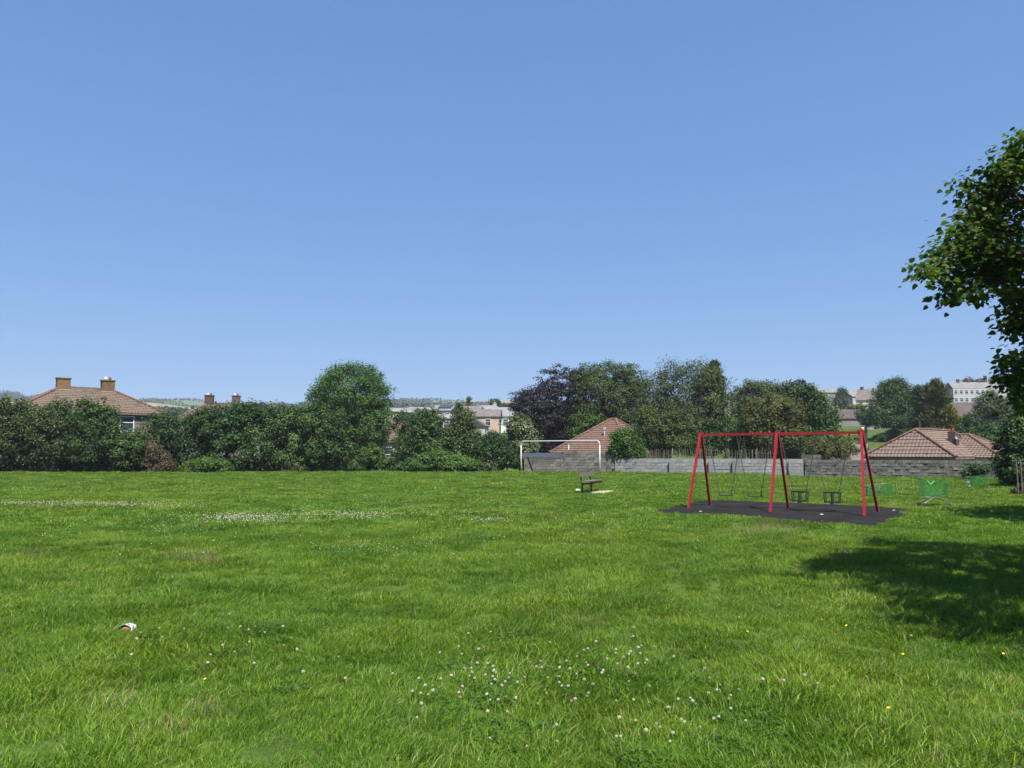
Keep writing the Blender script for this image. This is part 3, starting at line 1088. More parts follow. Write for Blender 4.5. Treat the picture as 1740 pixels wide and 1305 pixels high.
def crown_pts(rng, blobs, dens, cr, per, flat=0.75, spray=0.0, fmin=0.45, ragged=0.12, skirt=False):
    """clumps spread through lumpy ellipsoids, leaves spread through every clump"""
    PP, NN, TT, RN, CL = [], [], [], [], []
    for (c, r) in blobs:
        c, r = np.array(c, float), np.array(r, float)
        area = 4 * np.pi * (((r[0] * r[1]) ** 1.6 + (r[0] * r[2]) ** 1.6 + (r[1] * r[2]) ** 1.6) / 3) ** (1 / 1.6)
        nc = max(6, int(dens * area / (cr * cr)))
        dirs = unit(rng.normal(size=(nc, 3)))
        if not skirt:
            dirs[:, 2] = np.where(dirs[:, 2] < -0.45, -dirs[:, 2] * 0.8, dirs[:, 2])
        dirs = unit(dirs)
        f = fmin + (1 - fmin) * rng.uniform(0, 1, nc) ** 0.45
        lump = 1 + 0.10 * np.sin(dirs @ rng.normal(size=3) * 4 + rng.uniform(0, 6)) + 0.07 * np.sin(dirs @ rng.normal(size=3) * 8 + rng.uniform(0, 6))
        f = f * lump + np.minimum(rng.exponential(ragged * 0.35, nc), .22) * (rng.uniform(size=nc) < 0.3)
        inner = np.maximum(r - cr * 0.45, r * 0.5)
        cc_ = c + dirs * f[:, None] * inner
        rad = cr * rng.uniform(0.65, 1.3, nc)
        k = per
        dl = unit(rng.normal(size=(nc, k, 3)))
        rl = rng.uniform(0, 1, (nc, k, 1)) ** 0.5
        off = dl * rl * rad[:, None, None] * np.array([1, 1, flat])
        pts = cc_[:, None, :] + off
        outw = unit(off + 1e-6) * 0.55 + dirs[:, None, :] * 0.35 + np.array([0, 0, 0.55]) + rng.normal(size=(nc, k, 3)) * 0.45
        PP.append(pts.reshape(-1, 3))
        NN.append(unit(outw).reshape(-1, 3))
        tt = dirs[:, None, :] * np.array([1, 1, 0.4]) + np.array([0, 0, spray]) + rng.normal(size=(nc, k, 3)) * 0.45
        TT.append(tt.reshape(-1, 3))
        cv = rng.normal(0.45, 0.17, (nc, 1))
        RN.append(np.clip(cv + rng.normal(0, 0.16, (nc, k)), 0, 1).ravel())
        CL.append(cc_)
    return np.concatenate(PP), np.concatenate(NN), np.concatenate(TT), np.concatenate(RN), np.concatenate(CL)


def trunk_mesh(rng, base_r, top, clumps, nl=10, lean=(0, 0), bark='bark', up=0.9):
    mb = MB()
    T = Vector(top)
    pts = []
    for k in range(7):
        t = k / 6
        pts.append((T.x * t ** 1.4 + rng.normal() * 0.03 * T.z * 0.2 * (0 < k), T.y * t ** 1.4, -0.3 + (T.z + 0.3) * t))
    rad = [base_r * (1.25 if k == 0 else (1 - 0.75 * k / 6)) for k in range(7)]
    mb.tube(pts, rad, 9)
    if len(clumps):
        idx = rng.choice(len(clumps), min(nl, len(clumps)), replace=False)
        for i_ in idx:
            e = Vector(clumps[i_])
            t0 = float(np.clip(e.z / max(T.z, .1) * 0.6, 0.25, 0.92))
            kk = t0 * 6
            a = Vector(pts[int(kk)]).lerp(Vector(pts[min(6, int(kk) + 1)]), kk - int(kk))
            m1 = a.lerp(e, 0.5) + Vector((0, 0, 0.12 * (e - a).length))
            r0 = base_r * (1 - 0.75 * t0) * 0.55
            mb.tube([a, m1, e], [r0, r0 * 0.6, r0 * 0.18], 5)
    return mb


TREES = 0


def tree(name, label, d, blobs, mat, leaf=0.2, cr=0.8, dens=0.55, per=55, flat=0.75, spray=None, asp=0.6, fmin=0.45, ragged=0.12, bark='bark',
         base_px=None, trunk_r=0.2, limbs=10, cat='tree', depth=0.9, group=None, trunk_top=0.75, skirt=True):
    """blobs: (px centre x, y, half width, half height[, metres nearer or farther]) in picture pixels at distance d"""
    global TREES
    TREES += 1
    rng = np.random.default_rng(100 + TREES)
    bl = []
    for q_ in blobs:
        px, py, hw_, hh_ = q_[:4]
        dd = d + (q_[4] if len(q_) > 4 else 0)
        c = P(px, py, dd)
        rx, rz_ = hw_ * dd / F, hh_ * dd / F
        bl.append((np.array(c), np.array([rx, max(rx * depth, 0.4), rz_])))
    bx = sum(b_[0][0] for b_ in bl) / len(bl) if base_px is None else (base_px - CX) / F * d
    by = d
    bz = G(bx, by)
    root = thing(name, label, cat, (bx, by, bz), 0, group)
    org = np.array([bx, by, bz])
    bl = [(c - org, r) for c, r in bl]
    Pt, Nn, Tt, Rn, Cl = crown_pts(rng, bl, dens * 1.7, cr, per, flat, spray or 0, fmin, ragged, skirt)
    keep = Pt[:, 2] > 0.02
    Pt, Nn, Tt, Rn = Pt[keep], Nn[keep], Tt[keep], Rn[keep]
    Vv, Fq = leaf_quads(rng, Pt, Nn, leaf, asp, Tt if spray is not None else None)
    link('crown', np_mesh('crown', Vv, Fq, mat, Rn), root)
    zt = max(b_[0][2] + b_[1][2] * 0.4 for b_ in bl) * trunk_top / 0.75
    hi = max(bl, key=lambda b_: b_[0][2])
    tm = trunk_mesh(rng, trunk_r, (hi[0][0] * 0.8, hi[0][1] * 0.5, zt), Cl[Cl[:, 2] > 0.3], limbs, bark=bark)
    tm.build('trunk', bark, root, True)
    return root


for k, (px, hw_, hh_, lab) in enumerate([(40, 60, 16, 'low dark undergrowth below the far left shrub'), (120, 56, 18, 'low dark undergrowth below the chimney shrubs'), (205, 44, 20, 'low dark undergrowth left of the red bush'), (318, 40, 16, 'low dark undergrowth left of the bramble'),
                                         (412, 50, 18, 'low dark undergrowth right of the bramble'), (490, 60, 18, 'low dark undergrowth under the broad hedge tree'), (575, 50, 20, 'low dark undergrowth left of the yellow green bush'), (668, 30, 16, 'low dark undergrowth before the gap house'),
                                         (800, 46, 18, 'low dark undergrowth below the upright light tree')]):
    tree('hedge_shrub', lab, 63.0 - 0.2 * (k % 3), [(px - hw_ * .45, 792, hw_ * .7, hh_), (px + hw_ * .45, 794, hw_ * .65, hh_ * .8)], ('lf_dark', 'lf_hedge', 'lf_hawthorn')[k % 3], 0.16, 0.45, cat='shrub', trunk_r=0.05, limbs=6, group='undergrowth along the field edge', ragged=.3)
HB = 'boundary shrubs and trees along the left of the field'
# left shrubs in front of the hipped house
tree('hawthorn_shrub', 'dusty green shrub at the far left edge of the field', 61, [(18, 752, 46, 56), (-25, 740, 44, 66), (38, 708, 26, 32), (8, 690, 20, 22)], 'lf_hawthorn', 0.17, 0.55, group=HB, cat='shrub', trunk_r=0.1, ragged=0.4)
tree('hawthorn_shrub', 'dusty green shrub below the left chimney of the hipped house', 60.5, [(88, 748, 46, 58), (66, 718, 34, 36), (102, 712, 30, 36)], 'lf_hawthorn', 0.17, 0.55, group=HB, cat='shrub', trunk_r=0.1, ragged=0.4)
tree('hawthorn_shrub', 'dense green shrub below the right chimney of the hipped house', 60, [(158, 748, 46, 58), (150, 710, 34, 34), (180, 720, 26, 40), (212, 765, 34, 40)], 'lf_hedge', 0.17, 0.55, group=HB, cat='shrub', trunk_r=0.1, ragged=0.4)
tree('pale_shrub', 'light green shrub beneath the window of the hipped house', 61, [(222, 772, 26, 34), (240, 752, 18, 26)], 'lf_beech', 0.17, 0.5, group=HB, cat='shrub', trunk_r=0.07)
tree('red_shrub', 'reddish brown dry bush at the hedge foot', 60.5, [(268, 784, 24, 20), (262, 768, 18, 18), (284, 792, 18, 12), (250, 778, 12, 18)], 'lf_red', 0.14, 0.4, dens=0.4, group=HB, cat='shrub', trunk_r=0.06, ragged=.4)
tree('bramble_bush', 'bright green low bramble bush at the foot of the dark hedge', 59.5, [(355, 790, 36, 15), (340, 796, 30, 10), (378, 795, 22, 10)], 'lf_bright', 0.17, 0.4, group=HB, cat='shrub', trunk_r=0.05, limbs=6)
tree('hedge_tree', 'dark green hedge tree right of the red bush', 62.5, [(300, 738, 44, 44), (276, 726, 34, 32), (320, 770, 40, 34)], 'lf_dark', 0.19, 0.75, group=HB, trunk_r=0.13, ragged=.3)
tree('hedge_tree', 'dark green hedge tree below the brown chimneys', 62, [(378, 728, 52, 46), (352, 722, 34, 34), (392, 766, 48, 38), (404, 704, 30, 26)], 'lf_dark', 0.19, 0.65, group=HB, trunk_r=0.13)
tree('hedge_tree', 'broad dark green tree in the middle of the left hedge', 62, [(455, 726, 50, 46), (435, 704, 36, 26), (462, 768, 54, 36), (490, 712, 34, 28)], 'lf_hedge', 0.19, 0.8, group=HB, trunk_r=0.14, ragged=.35)
tree('hedge_tree', 'dark green hedge tree touching the round crowned tree', 62, [(545, 732, 48, 44), (520, 712, 34, 28), (552, 768, 50, 36), (574, 726, 26, 34)], 'lf_hedge', 0.19, 0.65, group=HB, trunk_r=0.14)
tree('round_tree', 'tall rounded green tree standing above the hedge', 78, [(595, 668, 70, 52), (597, 646, 52, 34), (622, 722, 46, 50), (556, 684, 38, 34), (636, 684, 34, 42), (600, 740, 40, 40)], 'lf_ash', 0.19, 0.75, dens=0.5, group=HB, trunk_r=0.3, ragged=0.1, limbs=24, fmin=0.5)
tree('green_shrub', 'yellow green bush at the foot of the round tree', 63, [(632, 776, 24, 24), (612, 790, 20, 12)], 'lf_bright', 0.16, 0.45, group=HB, cat='shrub', trunk_r=0.06)
tree('thin_tree', 'thin leaved tree right of the gap house', 66, [(682, 722, 20, 26), (690, 756, 26, 36), (690, 786, 24, 16)], 'lf_hedge', 0.17, 0.5, dens=0.3, group=HB, trunk_r=0.08, ragged=.3)
tree('hedge_tree', 'dark bushy tree in the middle right of the gap house', 63.5, [(722, 736, 34, 42), (732, 712, 24, 26), (706, 766, 34, 36), (744, 760, 36, 36)], 'lf_hedge', 0.18, 0.6, group=HB, trunk_r=0.12, ragged=0.25)
tree('leafy_tree', 'lighter green upright tree in front of the town houses', 65, [(786, 716, 22, 34), (772, 738, 26, 30), (800, 750, 26, 30)], 'lf_beech', 0.17, 0.55, group=HB, trunk_r=0.11, ragged=0.3)
tree('bramble_bush', 'mid green bush low in front of the middle trees', 61.5, [(746, 782, 34, 20), (776, 788, 36, 14), (716, 790, 30, 12)], 'lf_ash', 0.17, 0.45, group=HB, cat='shrub', trunk_r=0.06, limbs=6)
tree('hedge_tree', 'dark green bush reaching to the left goal post', 63, [(826, 768, 30, 34), (852, 776, 28, 24), (872, 782, 20, 20), (838, 752, 22, 22)], 'lf_dark', 0.17, 0.55, group=HB, cat='shrub', trunk_r=0.09)
tree('silver_tree', 'silvery pale leaved bush behind the left goal post', 68, [(884, 738, 26, 34), (892, 760, 26, 24), (876, 724, 16, 20)], 'lf_silver', 0.2, 0.5, group=HB, trunk_r=0.1)

WG = 'tall trees behind the paling fence'
tree('copper_beech', 'dark purple copper beech behind the goal', 86, [(928, 690, 58, 50), (958, 666, 50, 48), (922, 732, 46, 46), (965, 732, 50, 52), (890, 686, 26, 32), (945, 760, 42, 28), (985, 640, 26, 22)], 'lf_copper', 0.2, 0.85, dens=0.55, flat=0.4, group=WG, trunk_r=0.4, ragged=0.35, limbs=16)
tree('green_beech', 'broad dull green beech beside the copper beech', 84, [(1034, 672, 66, 62), (1010, 648, 44, 38), (1066, 694, 48, 60), (1000, 720, 44, 44), (1072, 650, 38, 34), (1080, 740, 50, 40), (1020, 745, 50, 34)], 'lf_beech', 0.2, 0.85, dens=0.55, flat=0.45, group=WG, trunk_r=0.4, ragged=0.3, limbs=16)
tree('elder_tree', 'brighter green tree peeping over the red bungalow roof', 76, [(1004, 726, 24, 26), (986, 740, 16, 18)], 'lf_bright', 0.2, 0.6, group=WG, trunk_r=0.12)
tree('silver_birch', 'tall grey green birch with pale bare branches behind the left swing', 74, [(1168, 668, 62, 60), (1190, 640, 42, 34), (1140, 660, 40, 48), (1210, 690, 42, 56), (1160, 720, 56, 44), (1216, 664, 30, 34), (1112, 676, 34, 46), (1215, 728, 40, 40), (1106, 716, 30, 40)], 'lf_birch', 0.17, 0.8, dens=0.4, per=50, flat=0.8,
     bark='bark_pale', group=WG, trunk_r=0.24, ragged=0.2, limbs=40, base_px=1190)
tree('tall_conifer', 'yellow green conifer tip rising behind the birch', 90, [(1214, 626, 9, 14), (1208, 648, 20, 28), (1204, 690, 30, 40)], 'lf_cypress', 0.5, 0.5, spray=0.7, asp=0.22, group=WG, trunk_r=0.25, ragged=.5)
tree('understorey_tree', 'green tree in front of the birch over the fence', 68, [(1120, 738, 38, 34), (1146, 716, 30, 30), (1098, 720, 28, 36), (1150, 752, 30, 22)], 'lf_beech', 0.18, 0.65, group=WG, trunk_r=0.14, ragged=.2)
tree('understorey_tree', 'dark ivy covered trees filling the gap left of the middle swing post', 72, [(1230, 744, 36, 40), (1190, 754, 42, 28), (1264, 750, 34, 38), (1300, 764, 40, 24), (1345, 766, 40, 22)], 'lf_dark', 0.18, 0.65, group=WG, trunk_r=0.14)
tree('olive_tree', 'yellow olive green tree behind the middle swing post', 69, [(1316, 702, 42, 40), (1290, 716, 36, 44), (1340, 722, 36, 40), (1312, 744, 46, 32)], 'lf_olive', 0.18, 0.65, group=WG, trunk_r=0.18, ragged=.2)
tree('sycamore_tree', 'dark green sycamore above the right bay of the swing frame', 78, [(1368, 688, 44, 44), (1352, 668, 28, 26), (1392, 716, 40, 44), (1366, 744, 50, 30), (1404, 742, 28, 28)], 'lf_hedge', 0.22, 0.75, group=WG, trunk_r=0.28, ragged=.15)
tree('backdrop_tree', 'row of paler trees between birch and sycamore', 88, [(1280, 680, 34, 36), (1300, 664, 26, 20), (1262, 690, 28, 40), (1326, 672, 20, 22)], 'lf_beech', 0.22, 0.8, group=WG, trunk_r=0.25, ragged=.4)
tree('fence_bush', 'rounded green bush hanging over the fence right of the goal', 60.6, [(1062, 752, 30, 26), (1056, 742, 20, 14), (1072, 768, 26, 18), (1046, 768, 16, 18)], 'lf_ash', 0.16, 0.5, group=WG, cat='shrub', trunk_r=0.08)
tree('wall_bush', 'thin straggly bush growing over the old wall behind the cradle swings', 57, [(1412, 764, 38, 20), (1388, 758, 26, 20), (1436, 760, 26, 24), (1402, 784, 20, 14)], 'lf_olive', 0.13, 0.45, dens=0.28, group=WG, cat='shrub', trunk_r=0.06, ragged=.5)
tree('white_bush', 'white flowering bush beside the small house chimney', 60, [(1440, 764, 20, 16), (1428, 770, 16, 12)], 'lf_silver', 0.11, 0.4, dens=0.3, group=WG, cat='shrub', trunk_r=0.05, ragged=.4)

RT = 'trees beyond the pink bungalow'
tree('rounded_tree', 'rounded dull green tree left of the tall cypress', 118, [(1524, 674, 34, 34), (1506, 690, 30, 36), (1544, 694, 30, 40), (1520, 656, 22, 16), (1492, 702, 22, 24), (1512, 716, 36, 14), (1548, 718, 26, 14)], 'lf_hedge', 0.26, 0.95, group=RT, trunk_r=0.3)
tree('cypress', 'dark spiky cypress beside the golden conifer', 104, [(1566, 700, 16, 40), (1562, 672, 9, 22), (1570, 722, 22, 22)], 'lf_dark', 0.45, 0.6, spray=0.5, asp=0.22, group=RT, trunk_r=0.2, ragged=.4)
tree('cypress', 'tall feathery olive cypress rising above the pink roof', 102, [(1588, 660, 14, 20), (1590, 684, 24, 32), (1592, 714, 30, 30)], 'lf_cypress', 0.5, 0.65, spray=0.7, asp=0.22, group=RT, trunk_r=0.25, ragged=.6)
tree('golden_conifer', 'low golden yellow conifer behind the pink roof', 96, [(1618, 724, 20, 20), (1612, 706, 12, 18), (1600, 736, 24, 12)], 'lf_gold', 0.42, 0.55, spray=0.6, asp=0.25, group=RT, trunk_r=0.15, ragged=.4)
tree('hill_tree', 'hazy green tree on the hillside right of the sycamore', 230, [(1431, 676, 13, 18), (1424, 684, 10, 14)], 'lf_far', 0.5, 1.3, group=RT, trunk_r=0.25)
tree('hill_tree', 'small dark tree beside the long low building', 140, [(1467, 704, 14, 14), (1474, 716, 12, 10)], 'lf_dark', 0.3, 0.8, group=RT, trunk_r=0.15)
tree('yellow_bush', 'yellow flowering bush below the hillside houses', 210, [(1460, 691, 12, 4), (1448, 692, 8, 4)], 'lf_gold', 0.4, 0.7, cat='shrub', group=RT, trunk_r=0.08)
tree('grey_tree', 'grey green tree below the right end of the terrace', 112, [(1682, 690, 28, 26), (1700, 704, 30, 28), (1668, 706, 16, 22), (1720, 690, 26, 22)], 'lf_birch', 0.26, 0.85, group=RT, trunk_r=0.25)
tree('dark_shrub', 'dark green shrub right of the golden conifer', 90, [(1650, 720, 18, 18), (1644, 732, 20, 12)], 'lf_dark', 0.22, 0.6, cat='shrub', group=RT, trunk_r=0.1)
tree('dark_shrub', 'dark rounded shrub behind the right end of the pink roof', 86, [(1680, 734, 20, 18), (1694, 728, 16, 16), (1668, 742, 14, 10)], 'lf_dark', 0.22, 0.6, cat='shrub', group=RT, trunk_r=0.1)
tree('pale_garden_shrub', 'pale green shrub at the right end of pink roof', 80, [(1688, 746, 14, 9), (1648, 742, 14, 7)], 'lf_bright', 0.18, 0.45, cat='shrub', group=RT, trunk_r=0.06)
tree('far_shrub', 'low dark bushes on the far green strip', 118, [(1500, 745, 18, 9), (1488, 750, 14, 6), (1540, 735, 30, 12)], 'lf_dark', 0.22, 0.5, cat='shrub', group=RT, trunk_r=0.06)
for (px, py, hw_, hh_, lab) in [(1646, 645, 10, 6, 'distant tree above the white terrace'), (1664, 645, 10, 5, 'distant flat tree left of the terrace chimney'), (1700, 640, 20, 9, 'distant rounded tree behind last terrace house'), (1500, 652, 8, 4, 'distant small tree above the rounded tree shoulder')]:
    tree('skyline_tree', lab, 330, [(px, py + 8, hw_, hh_ + 6)], 'lf_far', 0.8, 1.8, group='skyline trees', trunk_r=0.25)
tree('skyline_tree', 'dark rounded tree on the skyline above the white town houses', 240, [(841, 685, 10, 9)], 'lf_dark', 0.5, 1.2, group='skyline trees', trunk_r=0.25)
tree('skyline_tree', 'skyline tree between the town houses and the copper beech', 245, [(860, 692, 12, 7), (868, 696, 12, 8)], 'lf_dark', 0.5, 1.2, group='skyline trees', trunk_r=0.25)
tree('skyline_conifer', 'small dark conifer on the skyline above the middle trees', 210, [(797, 684, 4, 11), (798, 694, 9, 8)], 'lf_dark', 0.5, 0.8, spray=0.5, asp=.3, group='skyline trees', trunk_r=0.2)
tree('town_tree', 'hazy trees between the cream gable and middle trees', 160, [(700, 712, 18, 12), (680, 716, 16, 10), (740, 706, 16, 10)], 'lf_far', 0.35, 0.9, group='skyline trees', trunk_r=0.2)
tree('town_tree', 'green garden trees below the pastel houses', 120, [(832, 750, 26, 13), (858, 746, 18, 12), (808, 742, 12, 11)], 'lf_ash', 0.26, 0.7, group='skyline trees', trunk_r=0.15)
# cabbage palm in front of the mint house
pb = P(850, 732, 130)
pr = thing('palm_tree', 'small spiky palm in front of the mint house', 'tree', (pb.x, pb.y, G(pb.x, pb.y)))
hz = pb.z - pr.location.z + 1.25
MB().tube([(0, 0, -.2), (0, 0, hz)], [0.14, 0.10], 7).build('trunk', 'bark', pr)
rng = np.random.default_rng(77)
mbp = MB()
for k in range(46):
    a, e = rng.uniform(0, 6.28), rng.uniform(-0.5, 1.2)
    dv = Vector((math.cos(a) * math.cos(e), math.sin(a) * math.cos(e), math.sin(e)))
    t = dv.cross(Vector((0, 0, 1))).normalized() * 0.05
    b0 = Vector((0, 0, hz))
    tip = b0 + dv * rng.uniform(.6, .95) - Vector((0, 0, .12))
    mid = b0 + dv * 0.45
    k_ = len(mbp.v)
    mbp.v += [tuple(b0), tuple(mid + t), tuple(tip), tuple(mid - t)]
    mbp.f.append((k_, k_ + 1, k_ + 2, k_ + 3))
mep = mbp.mesh('crown', 'lf_dark')
at = mep.attributes.new('rnd', 'FLOAT', 'FACE')
at.data.foreach_set('value', rng.uniform(0, 1, len(mep.polygons)).astype(np.float32))
link('crown', mep, pr)

# shrubs by the right edge of the field
tree('wall_shrub', 'small dark shrub growing at the foot of the old wall', 45.5, [(1662, 797, 18, 13), (1646, 805, 12, 7)], 'lf_dark', 0.13, 0.35, cat='shrub', trunk_r=0.04, limbs=8)
tree('edge_shrub', 'tall dark shrub with sunlit top at the right edge', 37, [(1738, 756, 42, 44), (1724, 738, 26, 28), (1728, 794, 38, 34), (1770, 750, 44, 46), (1716, 790, 22, 34)], 'lf_dark', 0.15, 0.4, per=60, cat='shrub', trunk_r=0.1)
tree('dry_plant', 'reddish brown dry plants at the right edge of the grass', 31, [(1736, 838, 18, 8), (1748, 832, 16, 12)], 'lf_red', 0.09, 0.2, dens=0.4, cat='plant', trunk_r=0.02, limbs=12)
for k, (px, lab) in enumerate([(1730, 'thin grey stake standing left among the dry plants'), (1737, 'thin grey stake nearest the right edge')]):
    b_ = P(px, 845, 30.8)
    st = thing('wooden_stake', lab, 'stake', (b_.x, b_.y, G(b_.x, b_.y)), 0, 'stakes in the dry plants')
    MB().tube([(0, 0, -.2), (0.02, 0, .7), (0.0, 0, 1.35)], [0.028, 0.026, 0.024], 7).build('pole', 'bench_wood', st)
    MB().tube([(0, 0, 1.35), (0, 0, 1.38)], [0.034, 0.022], 7).build('top', 'pale_wood', st)

# ------------------------------------------------------------------ far hedgerows and woods
rng = np.random.default_rng(12)
PP, RN = [], []
for k in range(26):
    d0 = rng.choice([560, 640, 720, 800, 880, 960, 1050, 1140, 1230, 1290, 1305])
    x0 = rng.uniform(-0.75, 0.15) * d0
    L_ = rng.uniform(80, 330)
    a = rng.uniform(-0.18, 0.18)
    n = int(L_ * 5)
    t = rng.uniform(0, 1, n)
    x = x0 + L_ * t * math.cos(a) + rng.normal(0, 1.5, n)
    y = d0 + L_ * t * math.sin(a) + rng.normal(0, 1.5, n)
    hgt = 2.0 + 3.5 * (np.sin(t * L_ * 0.08 + k) > 0.35) * rng.uniform(.4, 1.3) + rng.uniform(0, 1.5, n)
    PP.append(np.stack([x, y, gz(x, y) + rng.uniform(0, 1, n) * hgt], -1))
for (a0, a1, d0, d1, n, hh) in [(-0.70, -0.60, 1240, 1320, 5000, 14), (-0.47, -0.40, 620, 700, 5000, 8), (-0.30, -0.235, 1260, 1310, 2500, 9), (-0.36, -0.33, 1280, 1310, 1500, 7),
                                (-0.70, -0.36, 500, 560, 9000, 6), (-0.2, 0.0, 480, 560, 5000, 3), (0.38, 0.72, 345, 380, 4000, 4)]:
    y = rng.uniform(d0, d1, n)
    x = rng.uniform(a0, a1, n) * y
    lump = 0.55 + 0.45 * np.sin(x * 0.09) * np.sin(x * 0.037 + y * .05 + 1)
    PP.append(np.stack([x, y, gz(x, y) + rng.uniform(0, 1, n) ** .7 * hh * lump], -1))
Pt = np.concatenate(PP)
Nn = unit(rng.normal(size=Pt.shape) + np.array([0, -.4, 1.0]))
Vv, Fq = leaf_quads(rng, Pt, Nn, 2.6, 0.8)
fw = stuff(link('far_woodland', np_mesh('far_woodland', Vv, Fq, 'lf_far', np.clip(rng.normal(.4, .25, len(Pt)), 0, 1))))
tag(fw, 'distant hedgerows and woods on the hazy hills', 'woodland')

# ------------------------------------------------------------------ near tree on the right
def near_tree(name, label, base, clump_list, seed, n_parts, trunk_r=0.24, leaf=0.115, per=34, sig=0.20):
    rng = np.random.default_rng(seed)
    bx, by = base
    bz = G(bx, by)
    root = thing(name, label, 'tree', (bx, by, bz))
    org = np.array([bx, by, bz])
    Cl = np.array(clump_list) - org
    # skeleton: trunk, limbs to groups, twigs to clumps
    H = Cl[:, 2].max()
    tr = MB()
    tp = [(0, 0, -.3), (0.05, 0.02, 1.2), (0.0, 0.05, 2.6), (0.1, 0, 4.4), (0.0, 0.1, H * 0.75), (0.05, 0.05, H * 0.97)]
    trr = [trunk_r * 1.3, trunk_r, trunk_r * .85, trunk_r * .6, trunk_r * .3, 0.03]
    tr.tube(tp, trr, 12)
    tr.build('trunk', 'bark', root, True)
    nl = max(12, len(Cl) // 16)
    cen_ = Cl[rng.choice(len(Cl), nl, replace=False)]
    for _ in range(4):
        lab_ = np.argmin(((Cl[:, None] - cen_[None]) ** 2).sum(-1), 1)
        cen_ = np.array([Cl[lab_ == k].mean(0) if (lab_ == k).any() else cen_[k] for k in range(nl)])
    br = MB()
    tpv = [Vector(q_) for q_ in tp]
    for k in range(nl):
        e = Vector(cen_[k])
        hz_ = max(1.6, min(e.z - 0.45 * math.hypot(e.x, e.y), H * 0.9))
        a = None
        for u in range(5):
            if tpv[u].z <= hz_ <= tpv[u + 1].z:
                a = tpv[u].lerp(tpv[u + 1], (hz_ - tpv[u].z) / (tpv[u + 1].z - tpv[u].z))
        a = a or tpv[2]
        m1 = a.lerp(e, .5) + Vector((0, 0, .12 * (e - a).length))
        br.tube([a, m1, e], [0.055, 0.035, 0.016], 6)
        for c_ in Cl[lab_ == k]:
            c_ = Vector(c_)
            s_ = m1.lerp(e, float(rng.uniform(.3, 1)))
            br.tube([s_, s_.lerp(c_, .5) + Vector((0, 0, .05)), c_], [0.014, 0.009, 0.004], 4)
    br.build('branches', 'bark', root)
    n = len(Cl) * per
    ci = np.repeat(np.arange(len(Cl)), per)
    off = rng.normal(0, 1, (n, 3)) * np.array([sig, sig, sig * .62])
    Pt = Cl[ci] + off
    Nn = unit(rng.normal(0, .5, (n, 3)) + np.array([0, 0, 1.0]) + unit(off) * .5)
    Tt = unit(off * np.array([1, 1, .3]) / sig + np.array([0, 0, -.55]) + rng.normal(0, .5, (n, 3)))
    Nn = unit(np.cross(np.cross(Tt, Nn), Tt))
    Bn = np.cross(Nn, Tt)
    # broad heart shaped leaf with a folded midrib
    shp = np.array([[0, 0, 0], [.30, -.06, .06], [.50, .25, .10], [.40, .62, .06], [0, 1.05, -.10], [-.40, .62, .06], [-.50, .25, .10], [-.30, -.06, .06], [0, .45, 0]])
    fc = np.array([[0, 1, 2, 8], [8, 2, 3, 4], [0, 8, 6, 7], [8, 4, 5, 6]])
    s = leaf * rng.uniform(.65, 1.3, n)
    R = np.clip(rng.normal(.45, .22, n), 0, 1)
    R0 = rng.permutation(n)
    # the leaves that show largest stay single objects
    wp = Pt + org
    pxx = CX + F * wp[:, 0] / wp[:, 1]
    vis = np.where((pxx < 1738) & (wp[:, 1] > 2))[0]
    front = vis[np.argsort(pxx[vis] + rng.uniform(0, 60, len(vis)))][:n_parts] if n_parts else np.array([], int)
    rest = np.setdiff1d(np.arange(n), front)
    Vv = (Pt[rest, None] + s[rest, None, None] * (Bn[rest, None] * shp[None, :, :1] + Tt[rest, None] * shp[None, :, 1:2] + Nn[rest, None] * shp[None, :, 2:]))
    Fq = (np.arange(len(rest))[:, None, None] * 9 + fc[None]).reshape(-1, 4)
    cr_ = link('crown', np_mesh('crown', Vv.reshape(-1, 3), Fq, 'lf_near', np.repeat(R[rest], 4)), root)
    stuff(cr_)
    if len(front):
        ms = [np_mesh('leaf', shp, fc, 'lf_near', np.full(4, r_)) for r_ in (.15, .3, .45, .6, .8)]
        for i_ in front:
            M = Matrix(np.stack([Bn[i_], Tt[i_], Nn[i_]], 1).tolist()).to_4x4()
            o_ = link('leaf', ms[min(4, int(R[i_] * 5))], root)
            o_.matrix_basis = Matrix.Translation(Pt[i_]) @ M @ Matrix.Scale(float(s[i_]), 4)
    return root


rng = np.random.default_rng(21)
cl = []
# outline seen against the sky: (px, py, spread px, clumps, distance)
for (px, py, sp_, n, d) in [(1560, 458, 8, 2, 9.0), (1590, 462, 14, 4, 9.0), (1618, 492, 14, 3, 9.0), (1635, 503, 8, 2, 9.1), (1608, 422, 14, 4, 9.1), (1632, 400, 18, 6, 9.2), (1650, 445, 26, 8, 9.2), (1665, 350, 18, 6, 9.3), (1660, 322, 14, 4, 9.3),
                            (1690, 400, 28, 9, 9.4), (1690, 300, 18, 7, 9.4), (1720, 270, 16, 6, 9.5), (1735, 240, 10, 3, 9.5), (1725, 340, 28, 8, 9.6), (1720, 440, 28, 9, 9.5), (1690, 470, 22, 8, 9.3),
                            (1735, 500, 14, 6, 9.4), (1728, 530, 10, 4, 9.3), (1712, 552, 10, 3, 9.2), (1738, 560, 8, 3, 9.2), (1722, 612, 10, 4, 9.0), (1715, 640, 12, 4, 9.0), (1734, 652, 10, 4, 9.0), (1732, 680, 10, 3, 9.0), (1745, 620, 10, 4, 9.1)]:
    for k in range(n):
        q_ = P(px + 9 + rng.normal() * sp_ * .7, py + rng.normal() * sp_ * .6, d + rng.normal() * .35)
        cl.append(tuple(q_))
